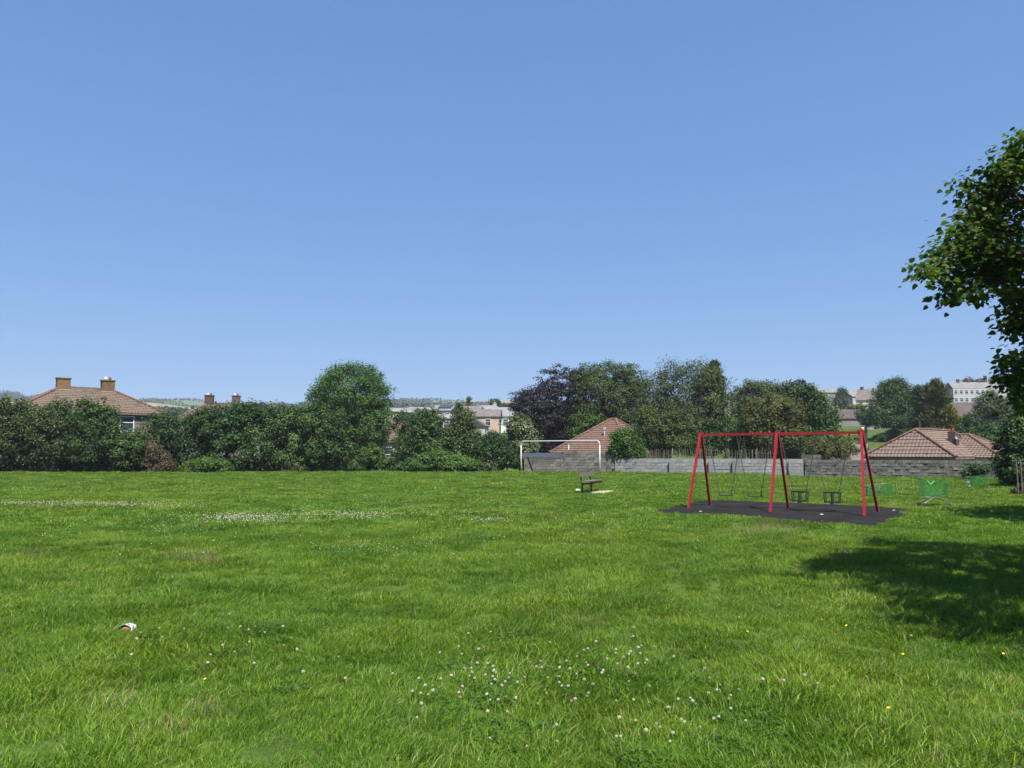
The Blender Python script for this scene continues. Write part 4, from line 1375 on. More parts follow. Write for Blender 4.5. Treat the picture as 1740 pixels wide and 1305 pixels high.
# the rest of the crown, outside the picture
c0, r0 = np.array([8.3, 8.1, 5.3]), np.array([3.1, 3.7, 3.7])
while len(cl) < 720:
    u = unit(rng.normal(size=3)) * rng.uniform(.25, 1) ** .5
    p_ = c0 + u * r0
    px_ = CX + F * p_[0] / p_[1]
    py_ = HOR - F * (p_[2] - EYE) / p_[1]
    if px_ < 1775 or p_[2] < 2.3 or (py_ < 300 and px_ < 1900) or (py_ > 470 and px_ < 1880):
        continue
    cl.append(tuple(p_))
c0, r0 = np.array([6.9, 5.6, 4.4]), np.array([2.4, 2.2, 1.8])
while len(cl) < 960:
    p_ = c0 + unit(rng.normal(size=3)) * rng.uniform(.2, 1) ** .5 * r0
    if CX + F * p_[0] / p_[1] > 1800 and p_[2] > 2.4:
        cl.append(tuple(p_))
near_tree('lime_tree', 'near leafy tree reaching in from the right edge against the sky', (7.4, 8.7), cl, 31, 300, per=62, leaf=0.062, sig=0.105)
cl = []
c0, r0 = np.array([15.9, 17.4, 5.0]), np.array([3.1, 3.2, 3.2])
while len(cl) < 200:
    p_ = c0 + unit(rng.normal(size=3)) * rng.uniform(.25, 1) ** .5 * r0
    if CX + F * p_[0] / p_[1] > 1830 and p_[2] > 2.2:
        cl.append(tuple(p_))
near_tree('lime_tree', 'second leafy tree outside the right edge shading the grass', (16.2, 17.6), cl, 33, 0, per=40, leaf=0.15, sig=.3)

# ------------------------------------------------------------------ goal
gl, gr = P(885.5, 800, 61), P(1019.5, 806, 55.5)
gl.z, gr.z = G(gl.x, gl.y), G(gr.x, gr.y)
goal = thing('football_goal', 'white tubular football goal frame without a net', 'goal', gl)
v = gr - gl
hx = Vector((v.x, v.y, 0)).normalized()
H = 2.42
zr = v.z
R_ = 0.28
for (o_, s_) in ((Vector((0, 0, 0)), 1), (Vector((v.x, v.y, zr)), -1)):
    MB().tube([o_ + Vector((0, 0, -.3)), o_ + Vector((0, 0, H - R_ - o_.z * 0))], 0.046, 12).build('post', 'paint_white', goal, True)
pts = []
for k in range(7):
    a = math.pi / 2 * k / 6
    pts.append(hx * (R_ - R_ * math.cos(a)) + Vector((0, 0, H - R_ + R_ * math.sin(a))))
e0 = Vector((v.x, v.y, zr))
for k in range(6, -1, -1):
    a = math.pi / 2 * k / 6
    pts.append(e0 - hx * (R_ - R_ * math.cos(a)) + Vector((0, 0, H - R_ + R_ * math.sin(a))))
MB().tube(pts, 0.046, 12).build('crossbar', 'paint_white', goal, True)

# ------------------------------------------------------------------ swing frame and swings
A0, A1 = Vector((5.86, 23.95, 0)), Vector((9.60, 21.2, 0))
ax = (A1 - A0).normalized()
bkv = Vector((-ax.y, ax.x, 0))
BZ = 2.22
LEN = (A1 - A0).length
zb = G(7.8, 22.5)
fr_ = thing('swing_set', 'red steel two bay swing frame standing on black rubber surface', 'swing frame', (A0.x, A0.y, zb), math.atan2(ax.y, ax.x))
mb = MB().bar((-0.06, 0, BZ - .0), (LEN + 0.06, 0, BZ), 0.066, 0.075)
mb.build('beam', 'paint_red', fr_)
for t in (0.0, 0.505, 1.0):
    x = LEN * t
    for s_ in (-1, 1):
        mb = MB().bar((x, s_ * 0.05, BZ + .02), (x + (0.0 if t == .505 else (-.10 if t == 0 else .17)), s_ * 0.86, -0.06), 0.064, 0.064, up=(1, 0, 0))
        mb.build('leg', 'paint_red', fr_)
    mb = MB().box((x, 0, BZ + .005), (0.11, 0.13, 0.115))
    mb.box((x, 0, BZ + 0.085), (0.03, 0.05, 0.04))
    mb.build('joint_bracket', 'paint_red', fr_)


def chain(mb, p0, p1, pitch=0.034, r=0.0062):
    p0, p1 = Vector(p0), Vector(p1)
    d = p1 - p0
    n = int(d.length / pitch)
    dd = d.normalized()
    s1 = dd.cross(Vector((0, 1, 0))).normalized()
    s2 = dd.cross(s1)
    for k in range(n):
        c = p0 + d * ((k + .5) / n)
        s = s1 if k % 2 else s2
        hl, hw_ = pitch * 0.72, 0.011
        loop = [c + dd * hl * a + s * hw_ * b_ for a, b_ in ((1, 0), (.6, 1), (-.6, 1), (-1, 0), (-.6, -1), (.6, -1), (1, 0))]
        mb.tube(loop, r, 4, False)


def swing(t, label, kind, grp):
    p = A0.lerp(A1, t)
    root = thing('swing', label, 'swing', (p.x, p.y, zb), math.atan2(ax.y, ax.x), grp)
    sw = 0.205
    zs = 0.40 if kind == 'flat' else 0.56
    for s_ in (-1, 1):
        mb = MB()
        chain(mb, (s_ * 0.50, 0, BZ - 0.10), (s_ * (sw - 0.02), 0, zs + .04))
        c_ = mb.build('chain', 'steel_dark', root)
        mb = MB().tube([(s_ * .50, 0, BZ - .035), (s_ * .50, 0, BZ - .11)], 0.02, 8)
        mb.build('hanger', 'steel_dark', c_)
    if kind == 'flat':
        mb = MB()
        n = 8
        for k in range(n + 1):
            x = -sw + 2 * sw * k / n
            z = zs - 0.018 * math.cos(math.pi * x / (2 * sw))
            for (yy, zz) in ((-.09, -.012), (-.075, .012), (.075, .012), (.09, -.012), (.07, -.024), (-.07, -.024)):
                mb.v.append((x, yy, z + zz))
        for k in range(n):
            for j in range(6):
                a, b_ = k * 6 + j, k * 6 + (j + 1) % 6
                mb.f.append((a, a + 6, b_ + 6, b_))
        mb.f += [tuple(range(6)), tuple(n * 6 + j for j in reversed(range(6)))]
        st = mb.build('seat', 'rubber', root)
        for s_ in (-1, 1):
            MB().tube([(s_ * (sw - .03), 0, zs - .01), (s_ * (sw - .02), 0, zs + .05)], 0.022, 8).build('clamp', 'steel_dark', st)
    else:
        # cradle seat: top rail, bottom seat, corner uprights and the central tee
        w2, d2, zt, zl = 0.20, 0.10, zs, zs - 0.26
        mb = MB()
        for s_ in (-1, 1):
            mb.bar((-w2 - .02, s_ * d2, zt), (w2 + .02, s_ * d2, zt), 0.036, 0.045)
            mb.bar((s_ * w2, -d2 + .018, zt), (s_ * w2, d2 - .018, zt), 0.036, 0.043)
        mb.build('top_rail', 'rubber', root)
        mb = MB()
        mb.box((0, 0, zl), (2 * w2 - .02, 2 * d2 - .04, 0.035))
        mb.build('seat', 'rubber', root)
        for sx_ in (-1, 1):
            for sy_ in (-1, 1):
                MB().bar((sx_ * w2, sy_ * d2, zt - .026), (sx_ * (w2 - .01), sy_ * (d2 - .02), zl - .03), 0.026).build('upright', 'rubber', root)
        mb = MB()
        mb.bar((0, -d2, zt - .024), (0, -d2 + .02, zl - .05), 0.04, 0.03)
        mb.box((0, -d2 + .03, zl - .035), (0.08, 0.08, 0.045))
        mb.build('tee_bar', 'rubber', root)
        MB().bar((0, d2, zt - .024), (0, d2 - .02, zl - .01), 0.03, 0.03).build('back_strap', 'rubber', root)
    return root


swing(0.16, 'flat black swing seat nearest the left end of the red frame', 'flat', 'flat swings')
swing(0.352, 'flat black swing seat next to the middle post', 'flat', 'flat swings')
swing(0.632, 'cradle toddler swing seat next to the middle post', 'cradle', 'cradle swings')
swing(0.822, 'cradle toddler swing seat nearest the right end of the red frame', 'cradle', 'cradle swings')

# ------------------------------------------------------------------ bench
b0, b1 = gp(989.5, 838), gp(1012.5, 834.2)
bd = (b1 - b0)
bd.z = 0
bl_ = bd.normalized()
bang = math.atan2(bl_.y, bl_.x)
bench = thing('park_bench', 'weathered wooden park bench facing right with its back to the left', 'bench', b0, bang)
sp_ = min(bd.length, 1.6)
# local x along the bench, local -y is the front (towards the right of the picture)
for x in (0, sp_):
    mb = MB()
    mb.bar((x, 0, -.2), (x, 0.0, 0.42), 0.06, 0.06, up=(0, 1, 0))
    mb.bar((x, 0.0, 0.42), (x, 0.12, 0.84), 0.06, 0.05, up=(0, 1, 0))
    lg = mb.build('leg', 'bench_steel', bench)
    MB().bar((x, 0.02, 0.36), (x, -0.50, 0.41), 0.05, 0.06).build('seat_bracket', 'bench_steel', lg)
for k in range(3):
    y = -0.02 - k * 0.165 - 0.06
    mb = MB().box((sp_ / 2, y, 0.44 + k * 0.012 + .02), (sp_ + 0.5, 0.145, 0.042))
    mb.build('seat_plank', 'bench_wood', bench)
for (y, z) in ((0.055, 0.735),):
    mb = MB().bar((-.25, y, z), (sp_ + .7, y, z), 0.04, 0.19, up=(0, 0.27, 1))
    mb.build('back_plank', 'bench_wood', bench)
sl = gp(1019, 836.5)
mb = MB().box((0, 0, 0.012), (2.1, 0.85, 0.05))
mb.v = [(x + rnd0.uniform(-.08, .08), y + rnd0.uniform(-.06, .06), z) for x, y, z in mb.v]
slab = mb.build('concrete_slab', 'concrete', None, loc=sl)
slab.rotation_euler.z = bang
structure(slab)

# ------------------------------------------------------------------ shopping trolleys
def trolley_parts(root, s=1.0):
    """local x points to the nose, handle at -x"""
    def q3(x, y, z):
        return (x * s, y * s, z * s)
    # basket corners: rear top/bottom, nose top/bottom
    rt, rb_, nt_, nb = (-0.40, 0.27, 0.98), (-0.38, 0.24, 0.38), (0.46, 0.17, 0.84), (0.42, 0.15, 0.42)

    def side(sgn, u, w_):
        a = np.array(rt) * (1 - u) + np.array(nt_) * u
        b_ = np.array(rb_) * (1 - u) + np.array(nb) * u
        c_ = b_ * (1 - w_) + a * w_
        return Vector(q3(c_[0], c_[1] * sgn, c_[2]))
    for sgn in (-1, 1):
        mb = MB()
        for k in range(13):
            mb.bar(side(sgn, k / 12, 0), side(sgn, k / 12, 1), 0.0065 * s)
        for k in range(12):
            mb.bar(side(sgn, 0, k / 11), side(sgn, 1, k / 11), 0.008 * s)
        mb.build('basket_side', 'trolley_green', root)
    mb = MB()
    for k in range(9):
        t = -1 + k / 4
        mb.bar(Vector(q3(rb_[0], rb_[1] * t, rb_[2])), Vector(q3(nb[0], nb[1] * t, nb[2])), 0.009 * s)
    for k in range(12):
        a, c_ = side(-1, k / 11, 0), side(1, k / 11, 0)
        mb.bar(a, c_, 0.009 * s)
    mb.build('basket_floor', 'trolley_green', root)
    for (u, nm) in ((0, 'rear_flap'), (1, 'basket_nose')):
        mb = MB()
        for k in range(9):
            w_ = k / 8
            mb.bar(side(-1, u, w_), side(1, u, w_), 0.010 * s)
        for k in range(7):
            t = k / 6
            mb.bar(side(-1, u, 0).lerp(side(1, u, 0), t), side(-1, u, 1).lerp(side(1, u, 1), t), 0.008 * s)
        mb.build(nm, 'trolley_green', root)
    mb = MB()
    for sgn in (-1, 1):
        mb.bar(side(sgn, 0, 1), side(sgn, 1, 1), 0.022 * s)
    mb.bar(side(-1, 1, 1), side(1, 1, 1), 0.022 * s)
    mb.bar(side(-1, 0, 1), side(1, 0, 1), 0.018 * s)
    mb.build('rim', 'trolley_green', root)
    mb = MB()
    for sgn in (-1, 1):
        mb.tube([side(sgn, 0, 1), q3(-0.52, sgn * .27, 1.03)], 0.016 * s, 6)
    mb.tube([q3(-0.52, -.29, 1.03), q3(-0.52, .29, 1.03)], 0.02 * s, 8)
    mb.build('handle', 'trolley_green', root)
    mb = MB()
    for k in (-1, 1):
        mb.bar(Vector(q3(-.17, -.262, .80)), Vector(q3(-.17 + .11 * k, -.268, .93)), 0.022 * s)
    mb.build('side_badge', 'trolley_lime', root)
    mb = MB()
    for sgn in (-1, 1):
        mb.tube([q3(-.36, sgn * .24, .37), q3(-0.05, sgn * .23, .36), q3(-.40, sgn * .25, .13)], 0.016 * s, 7)
        mb.tube([q3(-0.05, sgn * .23, .36), q3(.40, sgn * .16, .26), q3(.46, sgn * .15, .14)], 0.014 * s, 7)
    mb.tube([q3(-.05, -.23, .36), q3(-.05, .23, .36)], 0.012 * s, 6)
    mb.tube([q3(-.40, -.25, .14), q3(-.40, .25, .14)], 0.012 * s, 6)
    mb.build('chassis', 'chrome', root)
    for (x, y) in ((-.40, -.25), (-.40, .25), (.46, -.15), (.46, .15)):
        mb = MB()
        mb.tube([q3(x, y - .015, .06), q3(x, y + .015, .06)], 0.06 * s, 14)
        wl = mb.build('wheel', 'rubber', root)
        mb = MB().bar(Vector(q3(x, y, .14)), Vector(q3(x - .02, y, .055)), 0.04 * s, 0.012 * s, up=(1, 0, 0))
        mb.build('fork', 'chrome', wl)


p = gp(1587, 861)
t1 = thing('shopping_trolley', 'green shopping trolley standing upright right of the swing frame', 'trolley', p, math.radians(-8), 'abandoned shopping trolleys')
trolley_parts(t1, 0.86)
p = gp(1494, 844)
t2 = thing('shopping_trolley', 'green shopping trolley lying on its side behind the right swing leg', 'trolley', p + Vector((0.05, 0.55, 0.235)), 0, 'abandoned shopping trolleys')
t2.rotation_euler = (math.radians(-88), 0, math.radians(172))
trolley_parts(t2, 0.95)
p = gp(1638, 827)
t3 = thing('shopping_trolley', 'green shopping trolley tipped over near the small wall shrub', 'trolley', p + Vector((0, 0, 0.25)), 0, 'abandoned shopping trolleys')
t3.rotation_euler = (math.radians(84), 0, math.radians(66))
trolley_parts(t3, 0.92)

# ------------------------------------------------------------------ litter
def crumple(name, label, p, size, mat, seed, flat=0.45):
    r = random.Random(seed)
    bm_ = bmesh.new()
    bmesh.ops.create_icosphere(bm_, subdivisions=2, radius=0.5)
    for v_ in bm_.verts:
        k = 1 + r.uniform(-.35, .25)
        v_.co = Vector((v_.co.x * size[0] * k, v_.co.y * size[1] * k, max(v_.co.z * size[2] * k * 1.0, -size[2] * .4)))
    me_ = bpy.data.meshes.new(name)
    bm_.to_mesh(me_)
    bm_.free()
    me_.materials.append(MATS[mat])
    return tag(link(name, me_, None, (p.x, p.y, p.z + size[2] * .38)), label, 'litter')


p = gp(216, 1076)
cup = thing('crushed_cup', 'crushed white paper cup with orange brown inside lying in the near grass', 'litter', p + Vector((0, 0, 0.035)), math.radians(-8))
rc = random.Random(4)
mb = MB()
n, L3 = 14, 5
for sh_ in (0, 1):
    for i_ in range(L3):
        for j in range(n + 1):
            a = math.pi * (1.08 - 1.16 * j / n)
            r_ = (0.066 - 0.010 * i_ / L3) - 0.004 * sh_
            cr_ = 1 + 0.07 * math.sin(5 * a + i_ * 1.3)
            mb.v.append((math.cos(a) * r_ * cr_, -.045 + .022 * i_ + 0.012 * math.sin(a * 2), math.sin(a) * r_ * .80 * cr_))
K = L3 * (n + 1)
for i_ in range(L3 - 1):
    for j in range(n):
        q_ = i_ * (n + 1) + j
        mb.f.append((q_, q_ + 1, q_ + n + 2, q_ + n + 1))
        mb.f.append((K + q_ + n + 1, K + q_ + n + 2, K + q_ + 1, K + q_))
for j in range(n):
    mb.f.append((j, K + j, K + j + 1, j + 1))
mb.build('cup_wall', 'litter_white', cup, True)
bm_ = bmesh.new()
bmesh.ops.create_icosphere(bm_, subdivisions=2, radius=1.0)
for v_ in bm_.verts:
    k_ = rc.uniform(.82, 1.08)
    v_.co = Vector((v_.co.x * .052 * k_, v_.co.y * .036 * k_ - .006, v_.co.z * .028 * k_ + .004))
me_ = bpy.data.meshes.new('brown_filling')
bm_.to_mesh(me_)
bm_.free()
me_.materials.append(MATS['litter_brown'])
link('brown_filling', me_, cup)
mb = MB()
for j in range(9):
    a = math.pi * (0.30 + 0.45 * j / 8)
    for yy in (-.030, -.018):
        mb.v.append((math.cos(a) * .0675, yy, math.sin(a) * .0675 * .815 + .002))
for j in range(8):
    mb.f.append((2 * j, 2 * j + 2, 2 * j + 3, 2 * j + 1))
mb.build('printed_band', 'litter_ink', cup)
crumple('paper_bag', 'crumpled white paper left of the bench legs', gp(981, 834), (.22, .14, .09), 'litter_white', 1)
for k, (px, py, sz, mt, lab) in enumerate([(1637, 815, .28, 'litter_white', 'white crumpled bag nearest the wall by the small shrub'), (1644, 821, .22, 'litter_white', 'middle white scrap left of the tipped trolley'),
                                           (1647, 828, .24, 'litter_white', 'nearest white scrap left of the tipped trolley'), (1671, 811, .40, 'terracotta', 'terracotta coloured cardboard heap under the small wall shrub'),
                                           (1479, 812, .2, 'litter_white', 'white scrap at the wall foot behind the right swing leg'), (1597, 814, .14, 'litter_white', 'tiny white scrap at the foot of the old wall')]):
    crumple('litter_scrap', lab, gp(px, py), (sz, sz * .7, sz * .5), mt, 10 + k)
for k, (px, py, lab) in enumerate([(1396, 876, 'white scrap on the black surface below the cradle swings'), (1191, 871, 'white scrap on the black surface by the left swing leg'), (1519, 869, 'white scrap at the right corner of the black surface')]):
    q_ = gp(px, py)
    crumple('litter_scrap', lab, q_ + Vector((0, 0, .02)), (.09, .06, .03), 'litter_white', 40 + k)

# ------------------------------------------------------------------ grass
rng = np.random.default_rng(8)
tufts = bpy.data.collections.new('tuft_sources')


def blades(n, rad, h, wid, lean, seed, mat, name, dryp=0.06, curve=0.5):
    r = np.random.default_rng(seed)
    a = r.uniform(0, 2 * np.pi, n)
    q_ = rad * np.sqrt(r.uniform(0, 1, n))
    base = np.stack([np.cos(a) * q_, np.sin(a) * q_, np.full(n, -0.02)], -1)
    hh = h * r.uniform(.5, 1.15, n)
    la = r.normal(0, 1.25, n)
    lm = lean * r.uniform(.3, 1.5, n)
    ld = np.stack([np.cos(la), np.sin(la), np.zeros(n)], -1)
    fa = r.uniform(0, np.pi, n)
    wv = np.stack([np.cos(fa), np.sin(fa), np.zeros(n)], -1) * (wid * r.uniform(.6, 1.3, n))[:, None] * .5
    up_ = np.array([0, 0, 1.0])
    m_ = base + up_ * (hh * .6)[:, None] + ld * (hh * lm * .35)[:, None]
    t_ = base + up_ * (hh * (1.0 - .25 * lm * curve))[:, None] + ld * (hh * lm)[:, None]
    Vv = np.stack([base - wv, base + wv, m_ + wv * .8, m_ - wv * .8, t_ + wv * .12, t_ - wv * .12], 1).reshape(-1, 3)
    k = np.arange(n)[:, None] * 6
    Fq = np.concatenate([k + np.array([0, 1, 2, 3]), k + np.array([3, 2, 4, 5])], 1).reshape(-1, 4)
    rv = np.clip(r.normal(.42, .32, n), 0, .88)
    rv[r.uniform(size=n) < dryp] = 1.0
    me_ = np_mesh(name, Vv, Fq, mat, np.repeat(rv, 2))
    o_ = bpy.data.objects.new(name, me_)
    tufts.objects.link(o_)


def clover_tuft(n, rad, h, seed, name):
    r = np.random.default_rng(seed)
    Vs, Fs = [], []
    for k in range(n):
        a, q_ = r.uniform(0, 6.28), rad * math.sqrt(r.uniform())
        c = np.array([math.cos(a) * q_, math.sin(a) * q_, h * r.uniform(.55, 1.1)])
        yaw = r.uniform(0, 6.28)
        tl = r.normal(0, .25, 2)
        for j in range(3):
            b_ = yaw + j * 2.094
            s_ = .011 * r.uniform(.8, 1.3)
            e1 = np.array([math.cos(b_), math.sin(b_), tl[0] * math.cos(b_) + tl[1] * math.sin(b_)])
            e2 = np.array([-math.sin(b_), math.cos(b_), .2])
            e3 = np.array([math.sin(b_), -math.cos(b_), .2])
            Vs += [c, c + e1 * s_ * .9 + e3 * s_ * .75, c + e1 * s_ * 1.7, c + e1 * s_ * .9 + e2 * s_ * .75]
    V_ = np.array(Vs)
    F_ = np.arange(len(V_)).reshape(-1, 4)
    me_ = np_mesh(name, V_, F_, 'clover_leaf', np.clip(r.normal(.45, .25, len(F_)), 0, .9))
    tufts.objects.link(bpy.data.objects.new(name, me_))


# order matters: instances are picked by alphabetical index
blades(230, .16, .062, .0056, .60, 1, 'grass_blade', 'tuft_a0')
blades(220, .16, .076, .0058, .85, 2, 'grass_blade', 'tuft_a1')
blades(230, .16, .052, .0054, .45, 3, 'grass_blade', 'tuft_a2')
blades(120, .14, .105, .0050, .8, 4, 'grass_blade', 'tuft_a3')
blades(360, .30, .050, .0100, .60, 5, 'grass_blade', 'tuft_b0')
blades(360, .30, .060, .0100, .8, 6, 'grass_blade', 'tuft_b1')
blades(340, .55, .052, .0165, .6, 7, 'grass_blade', 'tuft_c0')
blades(340, .55, .062, .0165, .75, 8, 'grass_blade', 'tuft_c1')
clover_tuft(55, .15, .046, 9, 'tuft_d0')
blades(22, .16, .17, .0035, .5, 10, 'grass_dry', 'tuft_e0', 0.3)


def vnoise(x, y, seed, sc):
    r = np.random.default_rng(seed)
    o = np.zeros_like(x)
    for k in range(6):
        a = r.uniform(0, 6.28)
        f = sc * r.uniform(.6, 1.7)
        o += np.sin((x * math.cos(a) + y * math.sin(a)) * f + r.uniform(0, 6.28) + 1.5 * np.sin((x * math.sin(a) - y * math.cos(a)) * f * .6 + r.uniform(0, 6)))
    return o / 6


def scatter(y0, y1, dens, mx, seed):
    r = np.random.default_rng(seed)
    half = lambda y: .68 * y + mx
    area = (half(y0) + half(y1)) * (y1 - y0)
    n = int(area * dens)
    y = r.uniform(y0, y1, n * 2)
    x = r.uniform(-half(y1), half(y1), n * 2)
    k = np.abs(x) < half(y)
    return x[k][:n], y[k][:n]


pts, rots, scls, idxs = [], [], [], []


def lay(x, y, kinds, probs, smin, smax, seed, tall=0.35):
    r = np.random.default_rng(seed)
    ok = ~in_poly(x, y, RING * np.array([1, 1])) & (gz(x, y) > -0.6)
    # field boundary on the right follows the wall
    wx = np.interp(x, [8, 20.9, 30.6, 45], [60.0, 55.5, 48.5, 38])
    ok &= y < np.where(x > 8, wx - 0.1, 64.5)
    sc_ = slab.location
    ca, sa = math.cos(-bang), math.sin(-bang)
    lx, ly = (x - sc_.x) * ca - (y - sc_.y) * sa, (x - sc_.x) * sa + (y - sc_.y) * ca
    ok &= ~((np.abs(lx) < .95) & (np.abs(ly) < .38))
    x, y = x[ok], y[ok]
    n = len(x)
    s = r.uniform(smin, smax, n) * (1 + tall * vnoise(x, y, 5, 1.5) + .15 * vnoise(x, y, 6, 4.5))
    rot = 1.9 * vnoise(x, y, 7, 1.7) * math.pi + 1.6 * vnoise(x, y, 9, 5.0) + r.normal(0, .8, n)
    i_ = r.choice(kinds, n, p=probs)
    pts.append(np.stack([x, y, gz(x, y)], -1))
    rots.append(np.stack([r.normal(0, .10, n), r.normal(0, .10, n), rot], -1))
    scls.append(np.clip(s, .78, 2.0))
    idxs.append(i_)


x, y = scatter(2.6, 9.0, 72, 2.0, 1)
lay(x, y, [0, 1, 2, 3], [.36, .30, .26, .08], .8, 1.15, 11)
x, y = scatter(9.0, 17, 44, 2.0, 2)
lay(x, y, [0, 1, 2, 3], [.36, .32, .24, .08], .9, 1.25, 12)
x, y = scatter(17, 32, 18, 2.0, 3)
lay(x, y, [4, 5], [.55, .45], .85, 1.2, 13)
x, y = scatter(32, 66, 6.0, 3.0, 4)
lay(x, y, [6, 7], [.55, .45], .8, 1.2, 14)
# clover leaf patches round the flowers
CLUST = [(820, 1150, 52, 30, 30), (1000, 1165, 50, 20, 22), (1065, 1118, 55, 14, 24), (890, 1195, 70, 26, 16), (1190, 1212, 55, 26, 16), (1120, 1255, 70, 22, 13), (720, 1190, 36, 22, 9),
         (430, 1092, 46, 22, 16), (275, 1105, 60, 18, 9), (940, 1140, 50, 18, 10), (1260, 1170, 60, 30, 8), (560, 1165, 60, 14, 2), (1490, 1030, 120, 40, 7), (870, 1260, 60, 25, 5),
         (640, 938, 60, 7, 46), (725, 930, 36, 8, 18), (540, 932, 70, 7, 12), (440, 885, 90, 9, 40)]
for k, (px, py, sx_, sy_, n) in enumerate(CLUST):
    if py < 1000:
        continue
    r = np.random.default_rng(200 + k)
    m_ = max(2, int(n * (0.5 if k in (0, 3, 7, 8) else 0.15)))
    q_ = np.array([gp(px + r.normal() * sx_ * .9, min(1300, py + 6 + r.normal() * sy_))[:2] for _ in range(m_)])
    lay(q_[:, 0], q_[:, 1], [8], [1.0], 0.75, 1.05, 300 + k, 0.1)
# dry seeding grass
for k, (px, py, sx_, sy_, n) in enumerate([(340, 952, 18, 4, 14), (360, 958, 10, 3, 7), (305, 948, 10, 4, 5), (52, 945, 6, 10, 6), (1320, 896, 26, 8, 60), (1290, 905, 30, 10, 30), (1424, 945, 10, 6, 6), (1500, 828, 40, 4, 24), (930, 1075, 50, 12, 9), (1530, 862, 20, 5, 12), (300, 1240, 60, 20, 8),
                                           (900, 880, 80, 12, 24), (230, 800, 300, 2, 60), (600, 800, 200, 1.5, 50), (950, 800, 120, 2, 40)]):
    r = np.random.default_rng(400 + k)
    q_ = np.array([gp(px + r.normal() * sx_, py + r.normal() * sy_)[:2] for _ in range(n)])
    lay(q_[:, 0], q_[:, 1], [9], [1.0], .7, 1.2, 500 + k, 0.1)
# tufts that lean over the rim of the rubber surface
r = np.random.default_rng(55)
t_ = r.integers(0, len(RING), 900)
q_ = RING[t_] + (RING[t_] - np.array([pcx, pcy])) * .012 + r.normal(0, .09, (900, 2))
okk = ~in_poly(q_[:, 0], q_[:, 1], RING)
lay(q_[okk][:, 0], q_[okk][:, 1], [0, 1, 2], [.4, .3, .3], .8, 1.1, 56)

gpnt = np.concatenate(pts)
gm = bpy.data.meshes.new('grass')
gm.vertices.add(len(gpnt))
gm.vertices.foreach_set('co', gpnt.astype(np.float32).ravel())
for nm, ty, dat in (('rot', 'FLOAT_VECTOR', np.concatenate(rots)), ('scl', 'FLOAT', np.concatenate(scls)), ('idx', 'INT', np.concatenate(idxs))):
    a_ = gm.attributes.new(nm, ty, 'POINT')
    a_.data.foreach_set('vector' if ty == 'FLOAT_VECTOR' else 'value', dat.astype(np.int32 if ty == 'INT' else np.float32).ravel())
gm.update()
grass = stuff(link('grass', gm))
tag(grass, 'rough green meadow grass covering the whole park field', 'grass')
ng = bpy.data.node_groups.new('grass_nodes', 'GeometryNodeTree')
ng.interface.new_socket('Geometry', in_out='INPUT', socket_type='NodeSocketGeometry')
ng.interface.new_socket('Geometry', in_out='OUTPUT', socket_type='NodeSocketGeometry')
gi, go = ng.nodes.new('NodeGroupInput'), ng.nodes.new('NodeGroupOutput')
ci = ng.nodes.new('GeometryNodeCollectionInfo')
ci.inputs['Collection'].default_value = tufts
ci.inputs['Separate Children'].default_value = True
ci.inputs['Reset Children'].default_value = True
iop = ng.nodes.new('GeometryNodeInstanceOnPoints')
iop.inputs['Pick Instance'].default_value = True


def named(nm, ty):
    n_ = ng.nodes.new('GeometryNodeInputNamedAttribute')
    n_.data_type = ty
    n_.inputs['Name'].default_value = nm
    return n_.outputs['Attribute']


ng.links.new(gi.outputs[0], iop.inputs['Points'])
ng.links.new(ci.outputs[0], iop.inputs['Instance'])
ng.links.new(named('idx', 'INT'), iop.inputs['Instance Index'])
e2r = ng.nodes.new('FunctionNodeEulerToRotation')
ng.links.new(named('rot', 'FLOAT_VECTOR'), e2r.inputs[0])
ng.links.new(e2r.outputs[0], iop.inputs['Rotation'])
ng.links.new(named('scl', 'FLOAT'), iop.inputs['Scale'])
ng.links.new(iop.outputs[0], go.inputs[0])
grass.modifiers.new('scatter', 'NODES').node_group = ng

# ------------------------------------------------------------------ clover flowers and buttercups
def clover_mesh(name, mat, seed):
    r = random.Random(seed)
    mb_ = MB()
    # florets: little upright petals on a ball
    for k in range(26):
        z = 1 - 1.55 * (k + .5) / 26
        a = k * 2.39996
        rr_ = math.sqrt(max(0, 1 - z * z))
        dv = Vector((rr_ * math.cos(a), rr_ * math.sin(a), z))
        t = dv.cross(Vector((0, 0, 1))) if abs(z) < .98 else Vector((1, 0, 0))
        t.normalize()
        u_ = t.cross(dv)
        b_ = dv * .55
        tip = dv * r.uniform(.92, 1.1)
        w_ = .26
        mb_.add([b_ + t * w_, b_ + u_ * w_, b_ - t * w_, b_ - u_ * w_, tip + t * w_ * .6, tip + u_ * w_ * .6, tip - t * w_ * .6, tip - u_ * w_ * .6],
                [(0, 1, 5, 4), (1, 2, 6, 5), (2, 3, 7, 6), (3, 0, 4, 7), (4, 5, 6, 7)])
    mb_.v = [(x * .0100, y * .0100, z * .0094) for x, y, z in mb_.v]
    return mb_.mesh(name, mat)


